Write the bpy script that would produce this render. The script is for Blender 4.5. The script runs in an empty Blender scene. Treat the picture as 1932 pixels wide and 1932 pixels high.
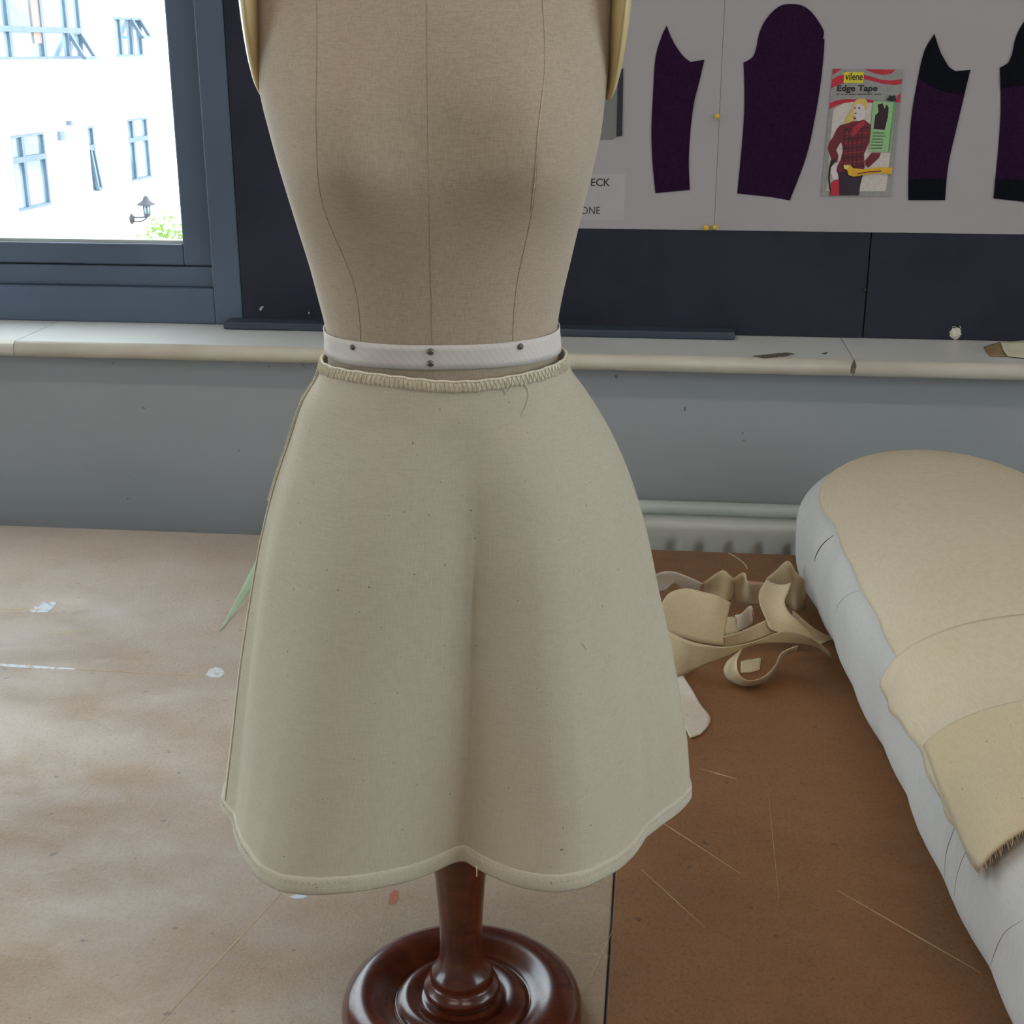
import bpy, bmesh, math, random
from mathutils import Vector, Matrix
from mathutils.bvhtree import BVHTree

random.seed(7)
S = bpy.context.scene
COL = S.collection
PI = math.pi

# ------------------------------------------------------------------ camera
F_PX, PITCH, YAW, CAM_H = 2566.0, math.radians(18.75), math.radians(6.2), 0.593
cam_data = bpy.data.cameras.new('camera')
cam_data.sensor_fit = 'HORIZONTAL'
cam_data.sensor_width = 36.0
cam_data.lens = F_PX * 36.0 / 1932.0
cam_data.clip_start = 0.02
cam_data.clip_end = 300
cam = bpy.data.objects.new('camera', cam_data)
COL.objects.link(cam)
cam.location = (0, 0, CAM_H)
cam.rotation_euler = (PI / 2 - PITCH, 0, YAW)
S.camera = cam

# ------------------------------------------------------------------ world, lights, exposure
S.view_settings.view_transform = 'Standard'
S.view_settings.look = 'None'
S.view_settings.gamma = 1.0
S.view_settings.use_curve_mapping = False
S.view_settings.exposure = 0.05
world = bpy.data.worlds.new('overcast_sky')
S.world = world
world.use_nodes = True
bg = world.node_tree.nodes['Background']
bg.inputs['Color'].default_value = (0.82, 0.92, 1.0, 1)
bg.inputs['Strength'].default_value = 6.5

FILL_LAMP_W = 6.5          # each added ceiling fill lamp, watts

# ------------------------------------------------------------------ picture measurements to places
_fw = Vector((-math.sin(YAW) * math.cos(PITCH), math.cos(YAW) * math.cos(PITCH), -math.sin(PITCH)))
_rt = Vector((math.cos(YAW), math.sin(YAW), 0))
_up = _rt.cross(_fw)
CAMP = Vector((0, 0, CAM_H))


def ray(x, y):
    return (_fw * F_PX + _rt * (x - 966) - _up * (y - 966)).normalized()


def on_plane(x, y, p, n):
    d = ray(x, y)
    return CAMP + d * ((p - CAMP).dot(n) / d.dot(n))


def onZ(x, y, z=0.0):
    return on_plane(x, y, Vector((0, 0, z)), Vector((0, 0, 1)))


def onY(x, y, Y):
    return on_plane(x, y, Vector((0, Y, 0)), Vector((0, 1, 0)))


# ------------------------------------------------------------------ materials
def srgb(r, g, b):
    def f(c):
        c /= 255.0
        return c / 12.92 if c <= 0.04045 else ((c + 0.055) / 1.055) ** 2.4
    return (f(r), f(g), f(b), 1.0)


class M:
    def __init__(self, name, col, rough=0.6, spec=0.5, metal=0.0):
        self.m = bpy.data.materials.new(name)
        self.m.use_nodes = True
        self.t = self.m.node_tree
        self.n, self.l = self.t.nodes, self.t.links
        self.b = self.n['Principled BSDF']
        self.b.inputs['Base Color'].default_value = col
        self.b.inputs['Roughness'].default_value = rough
        self.b.inputs['Specular IOR Level'].default_value = spec
        self.b.inputs['Metallic'].default_value = metal
        self.col = None
        self.c0 = col
        self.hgt = None
        self.tc = self.n.new('ShaderNodeTexCoord')

    def node(self, typ, **kw):
        n = self.n.new(typ)
        for k, v in kw.items():
            setattr(n, k, v)
        return n

    def coord(self, scale=(1, 1, 1), rot=(0, 0, 0), loc=(0, 0, 0)):
        mp = self.node('ShaderNodeMapping')
        mp.inputs['Scale'].default_value = scale
        mp.inputs['Rotation'].default_value = rot
        mp.inputs['Location'].default_value = loc
        self.l.new(self.tc.outputs['Object'], mp.inputs['Vector'])
        return mp.outputs['Vector']

    def noise(self, scale, detail=4, rough=0.55, stretch=(1, 1, 1), rot=(0, 0, 0), loc=(0, 0, 0), dist=0.0):
        n = self.node('ShaderNodeTexNoise')
        n.inputs['Scale'].default_value = scale
        n.inputs['Detail'].default_value = detail
        n.inputs['Roughness'].default_value = rough
        n.inputs['Distortion'].default_value = dist
        self.l.new(self.coord(stretch, rot, loc), n.inputs['Vector'])
        return n.outputs['Fac']

    def ramp(self, fac, lo, hi):
        r = self.node('ShaderNodeMapRange')
        r.inputs['From Min'].default_value = lo
        r.inputs['From Max'].default_value = hi
        self.l.new(fac, r.inputs['Value'])
        return r.outputs['Result']

    def tint(self, fac, col, amount=1.0, mode='MIX'):
        """mix another colour over what is there, by a factor socket"""
        mx = self.node('ShaderNodeMix', data_type='RGBA', blend_type=mode)
        if amount != 1.0:
            mm = self.node('ShaderNodeMath', operation='MULTIPLY')
            self.l.new(fac, mm.inputs[0])
            mm.inputs[1].default_value = amount
            fac = mm.outputs[0]
        self.l.new(fac, mx.inputs['Factor'])
        if self.col is None:
            mx.inputs['A'].default_value = self.c0
        else:
            self.l.new(self.col, mx.inputs['A'])
        mx.inputs['B'].default_value = col
        self.col = mx.outputs['Result']
        self.l.new(self.col, self.b.inputs['Base Color'])
        return self

    def mottle(self, scale, col, lo=0.4, hi=0.7, amount=1.0, **kw):
        return self.tint(self.ramp(self.noise(scale, **kw), lo, hi), col, amount)

    def bump(self, fac, strength=0.2, dist=0.001):
        b = self.node('ShaderNodeBump')
        b.inputs['Strength'].default_value = strength
        b.inputs['Distance'].default_value = dist
        self.l.new(fac, b.inputs['Height'])
        if self.hgt is not None:
            self.l.new(self.hgt, b.inputs['Normal'])
        self.hgt = b.outputs['Normal']
        self.l.new(self.hgt, self.b.inputs['Normal'])
        return self

    def rough_by(self, fac, lo, hi):
        r = self.node('ShaderNodeMapRange')
        r.inputs['To Min'].default_value = lo
        r.inputs['To Max'].default_value = hi
        self.l.new(fac, r.inputs['Value'])
        self.l.new(r.outputs['Result'], self.b.inputs['Roughness'])
        return self

    def weave(self, pitch=0.0009, strength=0.25, dark=None, amount=0.3):
        k = 1.0 / pitch
        a = self.noise(k, detail=2, stretch=(1, 1, 0.12))
        b = self.noise(k, detail=2, stretch=(0.12, 0.12, 1))
        ad = self.node('ShaderNodeMath', operation='ADD')
        self.l.new(a, ad.inputs[0])
        self.l.new(b, ad.inputs[1])
        if dark is not None:
            self.tint(self.ramp(ad.outputs[0], 0.85, 1.25), dark, amount)
        self.bump(ad.outputs[0], strength, 0.0004)
        return self

    def translucent(self, col, fac):
        tr = self.node('ShaderNodeBsdfTranslucent')
        tr.inputs['Color'].default_value = col
        mx = self.node('ShaderNodeMixShader')
        mx.inputs['Fac'].default_value = fac
        out = self.n['Material Output']
        self.l.new(self.b.outputs['BSDF'], mx.inputs[1])
        self.l.new(tr.outputs['BSDF'], mx.inputs[2])
        self.l.new(mx.outputs['Shader'], out.inputs['Surface'])
        return self


def glass_mat(name, tint=(1, 1, 1, 1)):
    m = M(name, (1, 1, 1, 1))
    tr = m.node('ShaderNodeBsdfTransparent')
    tr.inputs['Color'].default_value = tint
    gl = m.node('ShaderNodeBsdfGlossy')
    gl.inputs['Roughness'].default_value = 0.02
    lw = m.node('ShaderNodeLayerWeight')
    pw = m.node('ShaderNodeMath', operation='POWER')
    m.l.new(lw.outputs['Facing'], pw.inputs[0])
    pw.inputs[1].default_value = 5.0
    ma = m.node('ShaderNodeMath', operation='MULTIPLY_ADD')
    m.l.new(pw.outputs[0], ma.inputs[0])
    ma.inputs[1].default_value = 0.9
    ma.inputs[2].default_value = 0.04
    mx = m.node('ShaderNodeMixShader')
    m.l.new(ma.outputs[0], mx.inputs['Fac'])
    m.l.new(tr.outputs['BSDF'], mx.inputs[1])
    m.l.new(gl.outputs['BSDF'], mx.inputs[2])
    m.l.new(mx.outputs['Shader'], m.n['Material Output'].inputs['Surface'])
    return m.m


MAT = {}
# table: worn hardboard
def hardboard(name, base, dark, pale, wax):
    t = M(name, base, 0.5, 0.4 + 0.3 * wax)
    r_ = t.node('ShaderNodeMapRange')
    r_.inputs['From Min'].default_value = 0.40
    r_.inputs['From Max'].default_value = 0.62
    r_.inputs['To Max'].default_value = 0.95 * wax
    t.l.new(t.noise(9, detail=10, rough=0.72, stretch=(0.6, 1, 1), rot=(0, 0, 0.4), loc=(1.3, 0.4, 0)), r_.inputs['Value'])
    t.l.new(r_.outputs['Result'], t.b.inputs['Coat Weight'])     # wax left in patches, worn off between
    t.b.inputs['Coat Roughness'].default_value = 0.60
    t.b.inputs['Coat IOR'].default_value = 1.65
    t.b.inputs['Sheen Weight'].default_value = 0.8 * wax
    t.b.inputs['Sheen Roughness'].default_value = 0.35
    t.mottle(5, dark, 0.42, 0.75, 0.7, detail=6)
    t.mottle(2.2, pale, 0.5, 0.8, 0.5, detail=5, loc=(3, 1, 0))
    t.mottle(420, dark, 0.5, 0.8, 0.5, detail=2)
    t.mottle(26, pale, 0.62, 0.8, 0.4, detail=6, stretch=(0.5, 1, 1), rot=(0, 0, 0.5))
    t.mottle(60, srgb(60, 40, 26), 0.70, 0.74, 0.7, detail=2, loc=(9, 2, 0))
    t.mottle(900, pale, 0.55, 0.75, 0.35, detail=1)
    t.rough_by(t.ramp(t.noise(30, detail=8, rough=0.7, stretch=(0.5, 1, 1)), 0.3, 0.7), 0.40, 0.66)
    t.mottle(260, dark, 0.52, 0.66, 0.6, detail=4, rough=0.75)
    t.bump(t.noise(330, detail=6, rough=0.7), 0.8, 0.0012)
    t.bump(t.noise(34, detail=6), 0.3, 0.0015)
    return t.m
MAT['board_a'] = hardboard('hardboard_tan', srgb(158, 128, 94), srgb(130, 98, 66), srgb(190, 166, 138), 1.0)
MAT['board_b'] = hardboard('hardboard_brown', srgb(138, 92, 50), srgb(98, 60, 32), srgb(156, 114, 66), 0.1)
MAT['table_wood'] = M('table_frame_wood', srgb(130, 95, 60), 0.5).mottle(8, srgb(95, 66, 40), detail=5, stretch=(1, 8, 8)).m
MAT['scratch'] = M('pale_scratch', srgb(190, 166, 128), 0.7).mottle(200, srgb(170, 140, 100)).m
MAT['scratch_dark'] = M('dark_scratch', srgb(84, 58, 36), 0.7).mottle(200, srgb(110, 80, 52)).m
MAT['paint_white'] = M('white_paint_mark', srgb(192, 198, 204), 0.5).mottle(160, srgb(160, 138, 112), 0.5, 0.62, 0.8, detail=6).m
MAT['paint_red'] = M('red_chalk_mark', srgb(170, 90, 70), 0.7).mottle(300, srgb(150, 112, 80), 0.45, 0.6).m
# room
t = M('grey_wall_paint', srgb(155, 158, 160), 0.75, 0.3)
t.mottle(3, srgb(146, 149, 150), 0.4, 0.7, 0.6); t.mottle(55, srgb(85, 80, 76), 0.745, 0.77, 0.7, detail=2)
t.bump(t.noise(400), 0.1, 0.0005); MAT['wall'] = t.m
MAT['wall_plain'] = M('pale_wall_paint', srgb(190, 188, 182), 0.8).mottle(3, srgb(182, 180, 174)).m
MAT['ceiling'] = M('white_ceiling_paint', srgb(225, 224, 220), 0.85).mottle(4, srgb(216, 215, 210)).m
MAT['floor'] = M('grey_lino', srgb(110, 106, 102), 0.5).mottle(60, srgb(90, 88, 86)).m
t = M('sill_gloss_paint', srgb(224, 224, 220), 0.3, 0.5)
t.mottle(4, srgb(214, 212, 206), 0.4, 0.7); t.mottle(130, srgb(110, 96, 82), 0.74, 0.78, 0.8, stretch=(0.3, 1, 1)); MAT['sill'] = t.m
MAT['nose'] = M('sill_nose_paint', srgb(214, 205, 188), 0.38, 0.5).mottle(6, srgb(196, 184, 166), 0.4, 0.7).mottle(90, srgb(90, 70, 52), 0.73, 0.77, 0.8, stretch=(0.25, 1, 1)).m
MAT['pad_crease_shade'] = M('cover_crease_shade', srgb(176, 172, 170), 0.9).mottle(200, srgb(160, 156, 154)).m  # grey that stands in for shade in the cover's creases
MAT['stain'] = M('scuff', srgb(84, 72, 62), 0.6).mottle(200, srgb(140, 130, 118), 0.45, 0.65).m
t = M('slate_frame_paint', srgb(84, 97, 116), 0.38, 0.45); t.mottle(3, srgb(76, 88, 106)); t.bump(t.noise(500), 0.08, 0.0004); MAT['frame'] = t.m
t = M('navy_board', srgb(50, 50, 64), 0.85, 0.2); t.mottle(6, srgb(42, 41, 52)); t.mottle(500, srgb(60, 60, 72), 0.55, 0.75, 0.5); MAT['navy'] = t.m
MAT['navy_strip'] = M('navy_strip', srgb(60, 66, 82), 0.55, 0.4).mottle(40, srgb(80, 88, 102), 0.6, 0.8, 0.6, stretch=(0.1, 1, 1)).m
MAT['radiator'] = M('radiator_enamel', srgb(200, 202, 196), 0.35).mottle(5, srgb(184, 184, 178)).mottle(80, srgb(70, 66, 60), 0.76, 0.79, 0.9, stretch=(0.2, 1, 1)).m
MAT['pipe'] = M('pipe_paint', srgb(188, 196, 190), 0.4).mottle(6, srgb(176, 182, 176)).m
MAT['glass'] = glass_mat('window_glass', (0.96, 0.98, 0.98, 1))
MAT['fill_lamp_body'] = M('fill_lamp_body_white', srgb(235, 235, 232), 0.5).mottle(3, srgb(228, 228, 224)).m
# dress form
t = M('linen_cover', srgb(188, 172, 150), 0.9, 0.2)
t.mottle(9, srgb(178, 160, 138), 0.4, 0.7, 0.6); t.weave(0.0006, 0.3, srgb(150, 135, 117), 0.45); t.b.inputs['Sheen Weight'].default_value = 0.5; MAT['linen'] = t.m
MAT['seam'] = M('linen_seam_thread', srgb(176, 160, 138), 0.9, 0.2).mottle(300, srgb(140, 124, 104)).m
MAT['seam_pale'] = M('pale_seam_thread', srgb(206, 194, 176), 0.9, 0.2).mottle(300, srgb(180, 165, 145)).m
MAT['cream'] = M('cream_plastic', srgb(222, 200, 148), 0.3, 0.5).mottle(12, srgb(208, 184, 130)).m
t = M('mahogany', srgb(98, 44, 24), 0.24, 0.5)
t.mottle(14, srgb(66, 26, 16), 0.35, 0.7, 0.9, detail=6, stretch=(1, 3, 6), dist=0.6); t.mottle(180, srgb(52, 20, 12), 0.5, 0.75, 0.5, stretch=(1, 4, 0.3)); t.b.inputs['Coat Weight'].default_value = 0.3; t.b.inputs['Coat Roughness'].default_value = 0.16; MAT['mahogany'] = t.m
t = M('twill_tape', srgb(222, 216, 212), 0.85, 0.2)
w = t.node('ShaderNodeTexWave', wave_type='BANDS', bands_direction='DIAGONAL'); w.inputs['Scale'].default_value = 140; w.inputs['Distortion'].default_value = 0.4
t.l.new(t.tc.outputs['Object'], w.inputs['Vector']); t.tint(w.outputs['Fac'], srgb(210, 204, 200), 0.35); t.bump(w.outputs['Fac'], 0.12, 0.0003); MAT['tape'] = t.m
MAT['pin'] = M('steel_pin', srgb(118, 108, 104), 0.35, 0.5, 0.6).mottle(300, srgb(100, 92, 90)).m

def calico(name, base, dark, warm, transl, weave=0.0009):
    t = M(name, base, 0.92, 0.15)
    t.mottle(7, warm, 0.4, 0.7, 0.6, detail=3)
    t.weave(weave, 0.3, dark, 0.35)
    t.mottle(420, srgb(96, 78, 56), 0.765, 0.79, 0.75, detail=1)          # seed flecks
    t.b.inputs['Sheen Weight'].default_value = 0.25
    if transl:
        t.translucent(base, transl)
    return t.m
MAT['calico'] = calico('calico_skirt', srgb(214, 206, 186), srgb(188, 178, 156), srgb(212, 200, 174), 0.22)
MAT['calico_hem'] = calico('calico_hem', srgb(208, 202, 184), srgb(180, 172, 152), srgb(206, 194, 170), 0.12)
MAT['stitch'] = M('cotton_stitch', srgb(226, 220, 202), 0.9, 0.2).mottle(500, srgb(210, 202, 182)).m
MAT['scrap'] = calico('calico_scrap', srgb(232, 215, 180), srgb(192, 172, 134), srgb(216, 192, 148), 0.2)
MAT['scrap_pale'] = calico('calico_scrap_pale', srgb(226, 216, 200), srgb(200, 186, 166), srgb(222, 206, 184), 0.15)
MAT['chalk_red'] = M('red_tailors_line', srgb(206, 120, 96), 0.8).mottle(300, srgb(214, 170, 140)).m
t = M('pad_cover_white', srgb(206, 203, 200), 0.85, 0.2); t.mottle(6, srgb(196, 192, 190), 0.4, 0.7); t.weave(0.0012, 0.2, srgb(184, 180, 176), 0.3)
t.bump(t.noise(7, detail=4, stretch=(1, 2.2, 0.8)), 0.5, 0.012); MAT['pad'] = t.m
t = M('pressing_cloth', srgb(214, 200, 174), 0.9, 0.2); t.mottle(5, srgb(210, 192, 162), 0.4, 0.7, 0.7); t.weave(0.0011, 0.2, srgb(190, 174, 146), 0.35)
t.bump(t.noise(9, detail=4), 0.25, 0.006); MAT['cloth'] = t.m
MAT['cloth_warm'] = calico('pressing_cloth_warm', srgb(216, 198, 164), srgb(190, 172, 138), srgb(208, 186, 146), 0)
MAT['fray'] = M('frayed_thread', srgb(196, 164, 128), 0.9).mottle(400, srgb(176, 140, 104)).m
MAT['crack'] = M('brown_seam_thread', srgb(120, 94, 60), 0.9).mottle(400, srgb(90, 70, 44)).m
MAT['green_paper'] = M('pale_green_paper', srgb(212, 230, 202), 0.7).mottle(40, srgb(204, 222, 194)).translucent(srgb(206, 228, 196), 0.35).m
# wall display
MAT['poster'] = M('white_poster_card', srgb(168, 162, 163), 0.7, 0.3).mottle(3, srgb(164, 159, 161)).m
MAT['slip'] = M('white_paper_slip', srgb(176, 171, 172), 0.6, 0.3).mottle(30, srgb(172, 168, 169)).m
t = M('purple_wool', srgb(46, 22, 50), 0.95, 0.1); t.mottle(300, srgb(34, 16, 38)); t.bump(t.noise(900), 0.4, 0.001); MAT['purple'] = t.m
t = M('black_interfacing', srgb(20, 20, 28), 0.95, 0.1); t.mottle(300, srgb(12, 16, 22)); MAT['black_cloth'] = t.m
MAT['hatch'] = None
t = M('grey_hatched_swatch', srgb(128, 128, 126), 0.85); w = t.node('ShaderNodeTexWave', bands_direction='DIAGONAL'); w.inputs['Scale'].default_value = 160
t.l.new(t.tc.outputs['Object'], w.inputs['Vector']); t.tint(w.outputs['Fac'], srgb(100, 100, 98), 0.6); MAT['hatch'] = t.m
MAT['swatch_dark'] = M('charcoal_swatch', srgb(52, 52, 62), 0.9).mottle(400, srgb(38, 38, 46)).m
MAT['ink'] = M('black_ink', srgb(26, 26, 30), 0.6).mottle(300, srgb(34, 34, 38)).m
MAT['pin_yellow'] = M('yellow_plastic_pin', srgb(226, 178, 40), 0.3).mottle(100, srgb(216, 166, 34)).m
def flat(name, r, g, b, rough=0.5):
    MAT[name] = M('print_' + name, srgb(r, g, b), rough).mottle(350, srgb(r * .92, g * .92, b * .92), 0.4, 0.7).m
flat('p_grey', 150, 148, 146); flat('p_red', 188, 40, 58); flat('p_yellow', 222, 204, 48); flat('p_white', 206, 196, 188)
flat('p_hair', 214, 184, 96); flat('p_jacket', 112, 36, 46); flat('p_jacket_dark', 66, 28, 38); flat('p_jacket_red', 168, 44, 56)
flat('p_trouser', 52, 38, 52); flat('p_green', 150, 192, 136); flat('p_green_dark', 96, 158, 92); flat('p_plum', 48, 24, 40)
flat('p_ribbon', 226, 172, 46); flat('p_ribbon_pale', 226, 200, 130); flat('p_skin', 214, 204, 204); flat('p_line', 74, 84, 70)
MAT['lint'] = M('cotton_lint', srgb(222, 218, 200), 0.9).mottle(300, srgb(200, 192, 168)).m
MAT['kraft'] = M('kraft_paper', srgb(150, 124, 92), 0.8).mottle(60, srgb(130, 106, 76)).m
MAT['cream_paper'] = M('cream_paper', srgb(206, 200, 176), 0.7).mottle(50, srgb(196, 188, 160)).m
# outside
MAT['render'] = M('white_render', srgb(238, 238, 236), 0.9).mottle(1.2, srgb(230, 230, 228)).m
MAT['far_frame'] = M('grey_window_paint', srgb(92, 106, 122), 0.5).mottle(3, srgb(82, 96, 112)).m
MAT['far_sill'] = M('pale_stone_sill', srgb(222, 210, 206), 0.9).mottle(4, srgb(212, 200, 196)).m
MAT['lantern'] = M('black_iron', srgb(52, 52, 58), 0.5).mottle(20, srgb(66, 62, 64)).m
MAT['far_pane'] = M('far_window_glass', srgb(132, 150, 158), 0.08, 0.5).mottle(0.8, srgb(96, 116, 126), 0.45, 0.6, detail=1).m
MAT['curtain'] = M('brown_curtain', srgb(150, 120, 112), 0.9).mottle(4, srgb(170, 140, 130), stretch=(1, 1, 0.1)).m
MAT['asphalt'] = M('yard_paving', srgb(170, 168, 164), 0.9).mottle(2, srgb(150, 148, 146)).m
t = M('leaf_green', srgb(92, 124, 56), 0.6); t.mottle(2, srgb(140, 156, 84), 0.35, 0.65); t.translucent(srgb(120, 156, 64), 0.3); MAT['leaf'] = t.m
MAT['bark'] = M('bark', srgb(110, 92, 74), 0.9).mottle(8, srgb(84, 68, 54), stretch=(1, 1, 0.2)).m


# ------------------------------------------------------------------ object helpers
ORG = {}                               # object name -> world position of its origin


def _tag(o, label=None, cat=None, group=None, kind=None):
    if label: o['label'] = label
    if cat: o['category'] = cat
    if group: o['group'] = group
    if kind: o['kind'] = kind
    return o


def empty(name, loc, label=None, cat=None, group=None, kind=None):
    o = bpy.data.objects.new(name, None)
    COL.objects.link(o)
    o.location = loc
    o.empty_display_size = 0.05
    ORG[o.name] = Vector(loc)
    return _tag(o, label, cat, group, kind)


def mesh(name, verts, faces, mat, parent=None, smooth=False, label=None, cat=None, group=None, kind=None):
    """link a mesh given in world coordinates; its origin is its base, or its thing's base"""
    verts = [Vector(v) for v in verts]
    if parent is not None:
        o0 = ORG[parent.name]
    else:
        xs, ys, zs = zip(*verts)
        o0 = Vector(((min(xs) + max(xs)) / 2, (min(ys) + max(ys)) / 2, min(zs)))
    me = bpy.data.meshes.new(name)
    me.from_pydata([v - o0 for v in verts], [], faces)
    me.update()
    me.materials.append(MAT[mat] if isinstance(mat, str) else mat)
    if smooth:
        me.polygons.foreach_set('use_smooth', [True] * len(me.polygons))
    o = bpy.data.objects.new(name, me)
    COL.objects.link(o)
    if parent is not None:
        o.parent = parent
    else:
        o.location = o0
    ORG[o.name] = o0
    return _tag(o, label, cat, group, kind)


def bmobj(name, bm, mat, parent=None, smooth=False, **kw):
    bmesh.ops.recalc_face_normals(bm, faces=bm.faces)
    bm.verts.index_update()
    v = [x.co.copy() for x in bm.verts]
    f = [[q.index for q in p.verts] for p in bm.faces]
    bm.free()
    return mesh(name, v, f, mat, parent, smooth, **kw)


def box_bm(x0, x1, y0, y1, z0, z1, bev=0.0, seg=2, bm=None):
    own = bmesh.new()
    r = bmesh.ops.create_cube(own, size=1)
    for v in own.verts:
        v.co = Vector(((x0 + x1) / 2 + v.co.x * (x1 - x0), (y0 + y1) / 2 + v.co.y * (y1 - y0), (z0 + z1) / 2 + v.co.z * (z1 - z0)))
    if bev:
        bmesh.ops.bevel(own, geom=list(own.edges), offset=bev, segments=seg, profile=0.5, affect='EDGES')
    if bm is None:
        return own
    me = bpy.data.meshes.new('tmp'); own.to_mesh(me); own.free(); bm.from_mesh(me); bpy.data.meshes.remove(me)
    return bm


def box(name, x0, x1, y0, y1, z0, z1, mat, parent=None, bev=0.0, **kw):
    return bmobj(name, box_bm(x0, x1, y0, y1, z0, z1, bev), mat, parent, False, **kw)


def crom(pts, n):
    """Catmull-Rom through pts, n samples evenly spread by parameter"""
    P = [Vector(p) for p in pts]
    P = [P[0] * 2 - P[1]] + P + [P[-1] * 2 - P[-2]]
    out = []
    m = len(P) - 3
    for i in range(n):
        t = i / (n - 1) * m
        k = min(int(t), m - 1)
        u = t - k
        a, b, c, d = P[k:k + 4]
        out.append(0.5 * ((2 * b) + (c - a) * u + (2 * a - 5 * b + 4 * c - d) * u * u + (3 * b - a - 3 * c + d) * u ** 3))
    return out


def tube(pts, r, n=8, cap=True, closed=False):
    P = [Vector(p) for p in pts]
    verts, faces = [], []
    m = len(P)
    prev = None
    for i, p in enumerate(P):
        if closed:
            t = P[(i + 1) % m] - P[i - 1]
        else:
            t = P[min(i + 1, m - 1)] - P[max(i - 1, 0)]
        t.normalize()
        if prev is None:
            a = t.orthogonal().normalized()
        else:
            a = (prev - t * prev.dot(t))
            a = a.normalized() if a.length > 1e-6 else t.orthogonal().normalized()
        prev = a
        b = t.cross(a)
        rr = r[i] if isinstance(r, (list, tuple)) else r
        for k in range(n):
            q = 2 * PI * k / n
            verts.append(p + (a * math.cos(q) + b * math.sin(q)) * rr)
    for i in range(m if closed else m - 1):
        j = (i + 1) % m
        for k in range(n):
            faces.append((i * n + k, i * n + (k + 1) % n, j * n + (k + 1) % n, j * n + k))
    if cap and not closed:
        faces.append(tuple(range(n - 1, -1, -1)))
        faces.append(tuple((m - 1) * n + k for k in range(n)))
    return verts, faces


def lathe(axis, prof, n=64):
    verts, faces = [], []
    for r, z in prof:
        for k in range(n):
            q = 2 * PI * k / n
            verts.append(Vector((axis.x + r * math.cos(q), axis.y + r * math.sin(q), axis.z + z)))
    for i in range(len(prof) - 1):
        for k in range(n):
            faces.append((i * n + k, i * n + (k + 1) % n, (i + 1) * n + (k + 1) % n, (i + 1) * n + k))
    faces.append(tuple(range(n - 1, -1, -1)))
    faces.append(tuple((len(prof) - 1) * n + k for k in range(n)))
    return verts, faces


def prism(poly, n_dir, th):
    """outline (list of world points) given thickness th along n_dir"""
    a = [Vector(p) for p in poly]
    b = [p + n_dir * th for p in a]
    k = len(a)
    f = [tuple(range(k, 2 * k)), tuple(range(k - 1, -1, -1))]
    for i in range(k):
        j = (i + 1) % k
        f.append((i, j, k + j, k + i))
    return a + b, f


def sheet(A, B, na, nb, th, sag=None):
    """cloth between two edge lines, real thickness th"""
    ea, eb = crom(A, na), crom(B, na)
    V = []
    for i in range(na):
        for j in range(nb):
            t = j / (nb - 1)
            p = ea[i].lerp(eb[i], t)
            if sag is not None:
                p = p + sag * math.sin(PI * t)
            V.append(p)
    F = [(i * nb + j, i * nb + j + 1, (i + 1) * nb + j + 1, (i + 1) * nb + j) for i in range(na - 1) for j in range(nb - 1)]
    return thicken(V, F, th)


def thicken(V, F, th):
    bm = bmesh.new()
    vs = [bm.verts.new(v) for v in V]
    for f in F:
        try:
            bm.faces.new([vs[i] for i in f])
        except ValueError:
            pass
    bmesh.ops.recalc_face_normals(bm, faces=bm.faces)
    bm.normal_update()
    nn = {v: v.normal.copy() for v in bm.verts}
    top = {v: bm.verts.new(v.co + nn[v] * th) for v in list(bm.verts)}
    fl = list(bm.faces)
    be = [e for e in bm.edges if len(e.link_faces) == 1]
    for f in fl:
        bm.faces.new([top[v] for v in reversed(f.verts)])
    for e in be:
        a, b = e.verts
        try:
            bm.faces.new((a, b, top[b], top[a]))
        except ValueError:
            pass
    bmesh.ops.recalc_face_normals(bm, faces=bm.faces)
    bm.verts.index_update()
    v = [x.co.copy() for x in bm.verts]
    f = [[q.index for q in p.verts] for p in bm.faces]
    bm.free()
    return v, f


def text_mesh(body, size, bold=0.0):
    cu = bpy.data.curves.new('lettering', 'FONT')
    cu.body = body
    cu.size = size
    cu.offset = bold
    cu.resolution_u = 3
    o = bpy.data.objects.new('lettering', cu)
    COL.objects.link(o)
    dg = bpy.context.evaluated_depsgraph_get()
    me = bpy.data.meshes.new_from_object(o.evaluated_get(dg))
    v = [x.co.copy() for x in me.vertices]
    f = [tuple(p.vertices) for p in me.polygons]
    bpy.data.objects.remove(o)
    bpy.data.curves.remove(cu)
    bpy.data.meshes.remove(me)
    return v, f


# ------------------------------------------------------------------ the room
YT = onZ(750, 1019, 0).y               # back edge of the table
YW = YT + 0.115                        # wall under the sill
YN = YW - 0.035                        # front of the sill nose
ZS = onY(900, 664, YN + 0.004).z       # top of the sill
YU = onZ(205, 607, ZS).y               # wall above the sill
CEIL, FLOOR = 2.20, -0.90
XL, XR, YB = -2.6, 1.75, -2.6
JX = onY(457, 560, YU).x               # right side of the window frame
WIN_L, WIN_T = -2.1, 2.05

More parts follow.
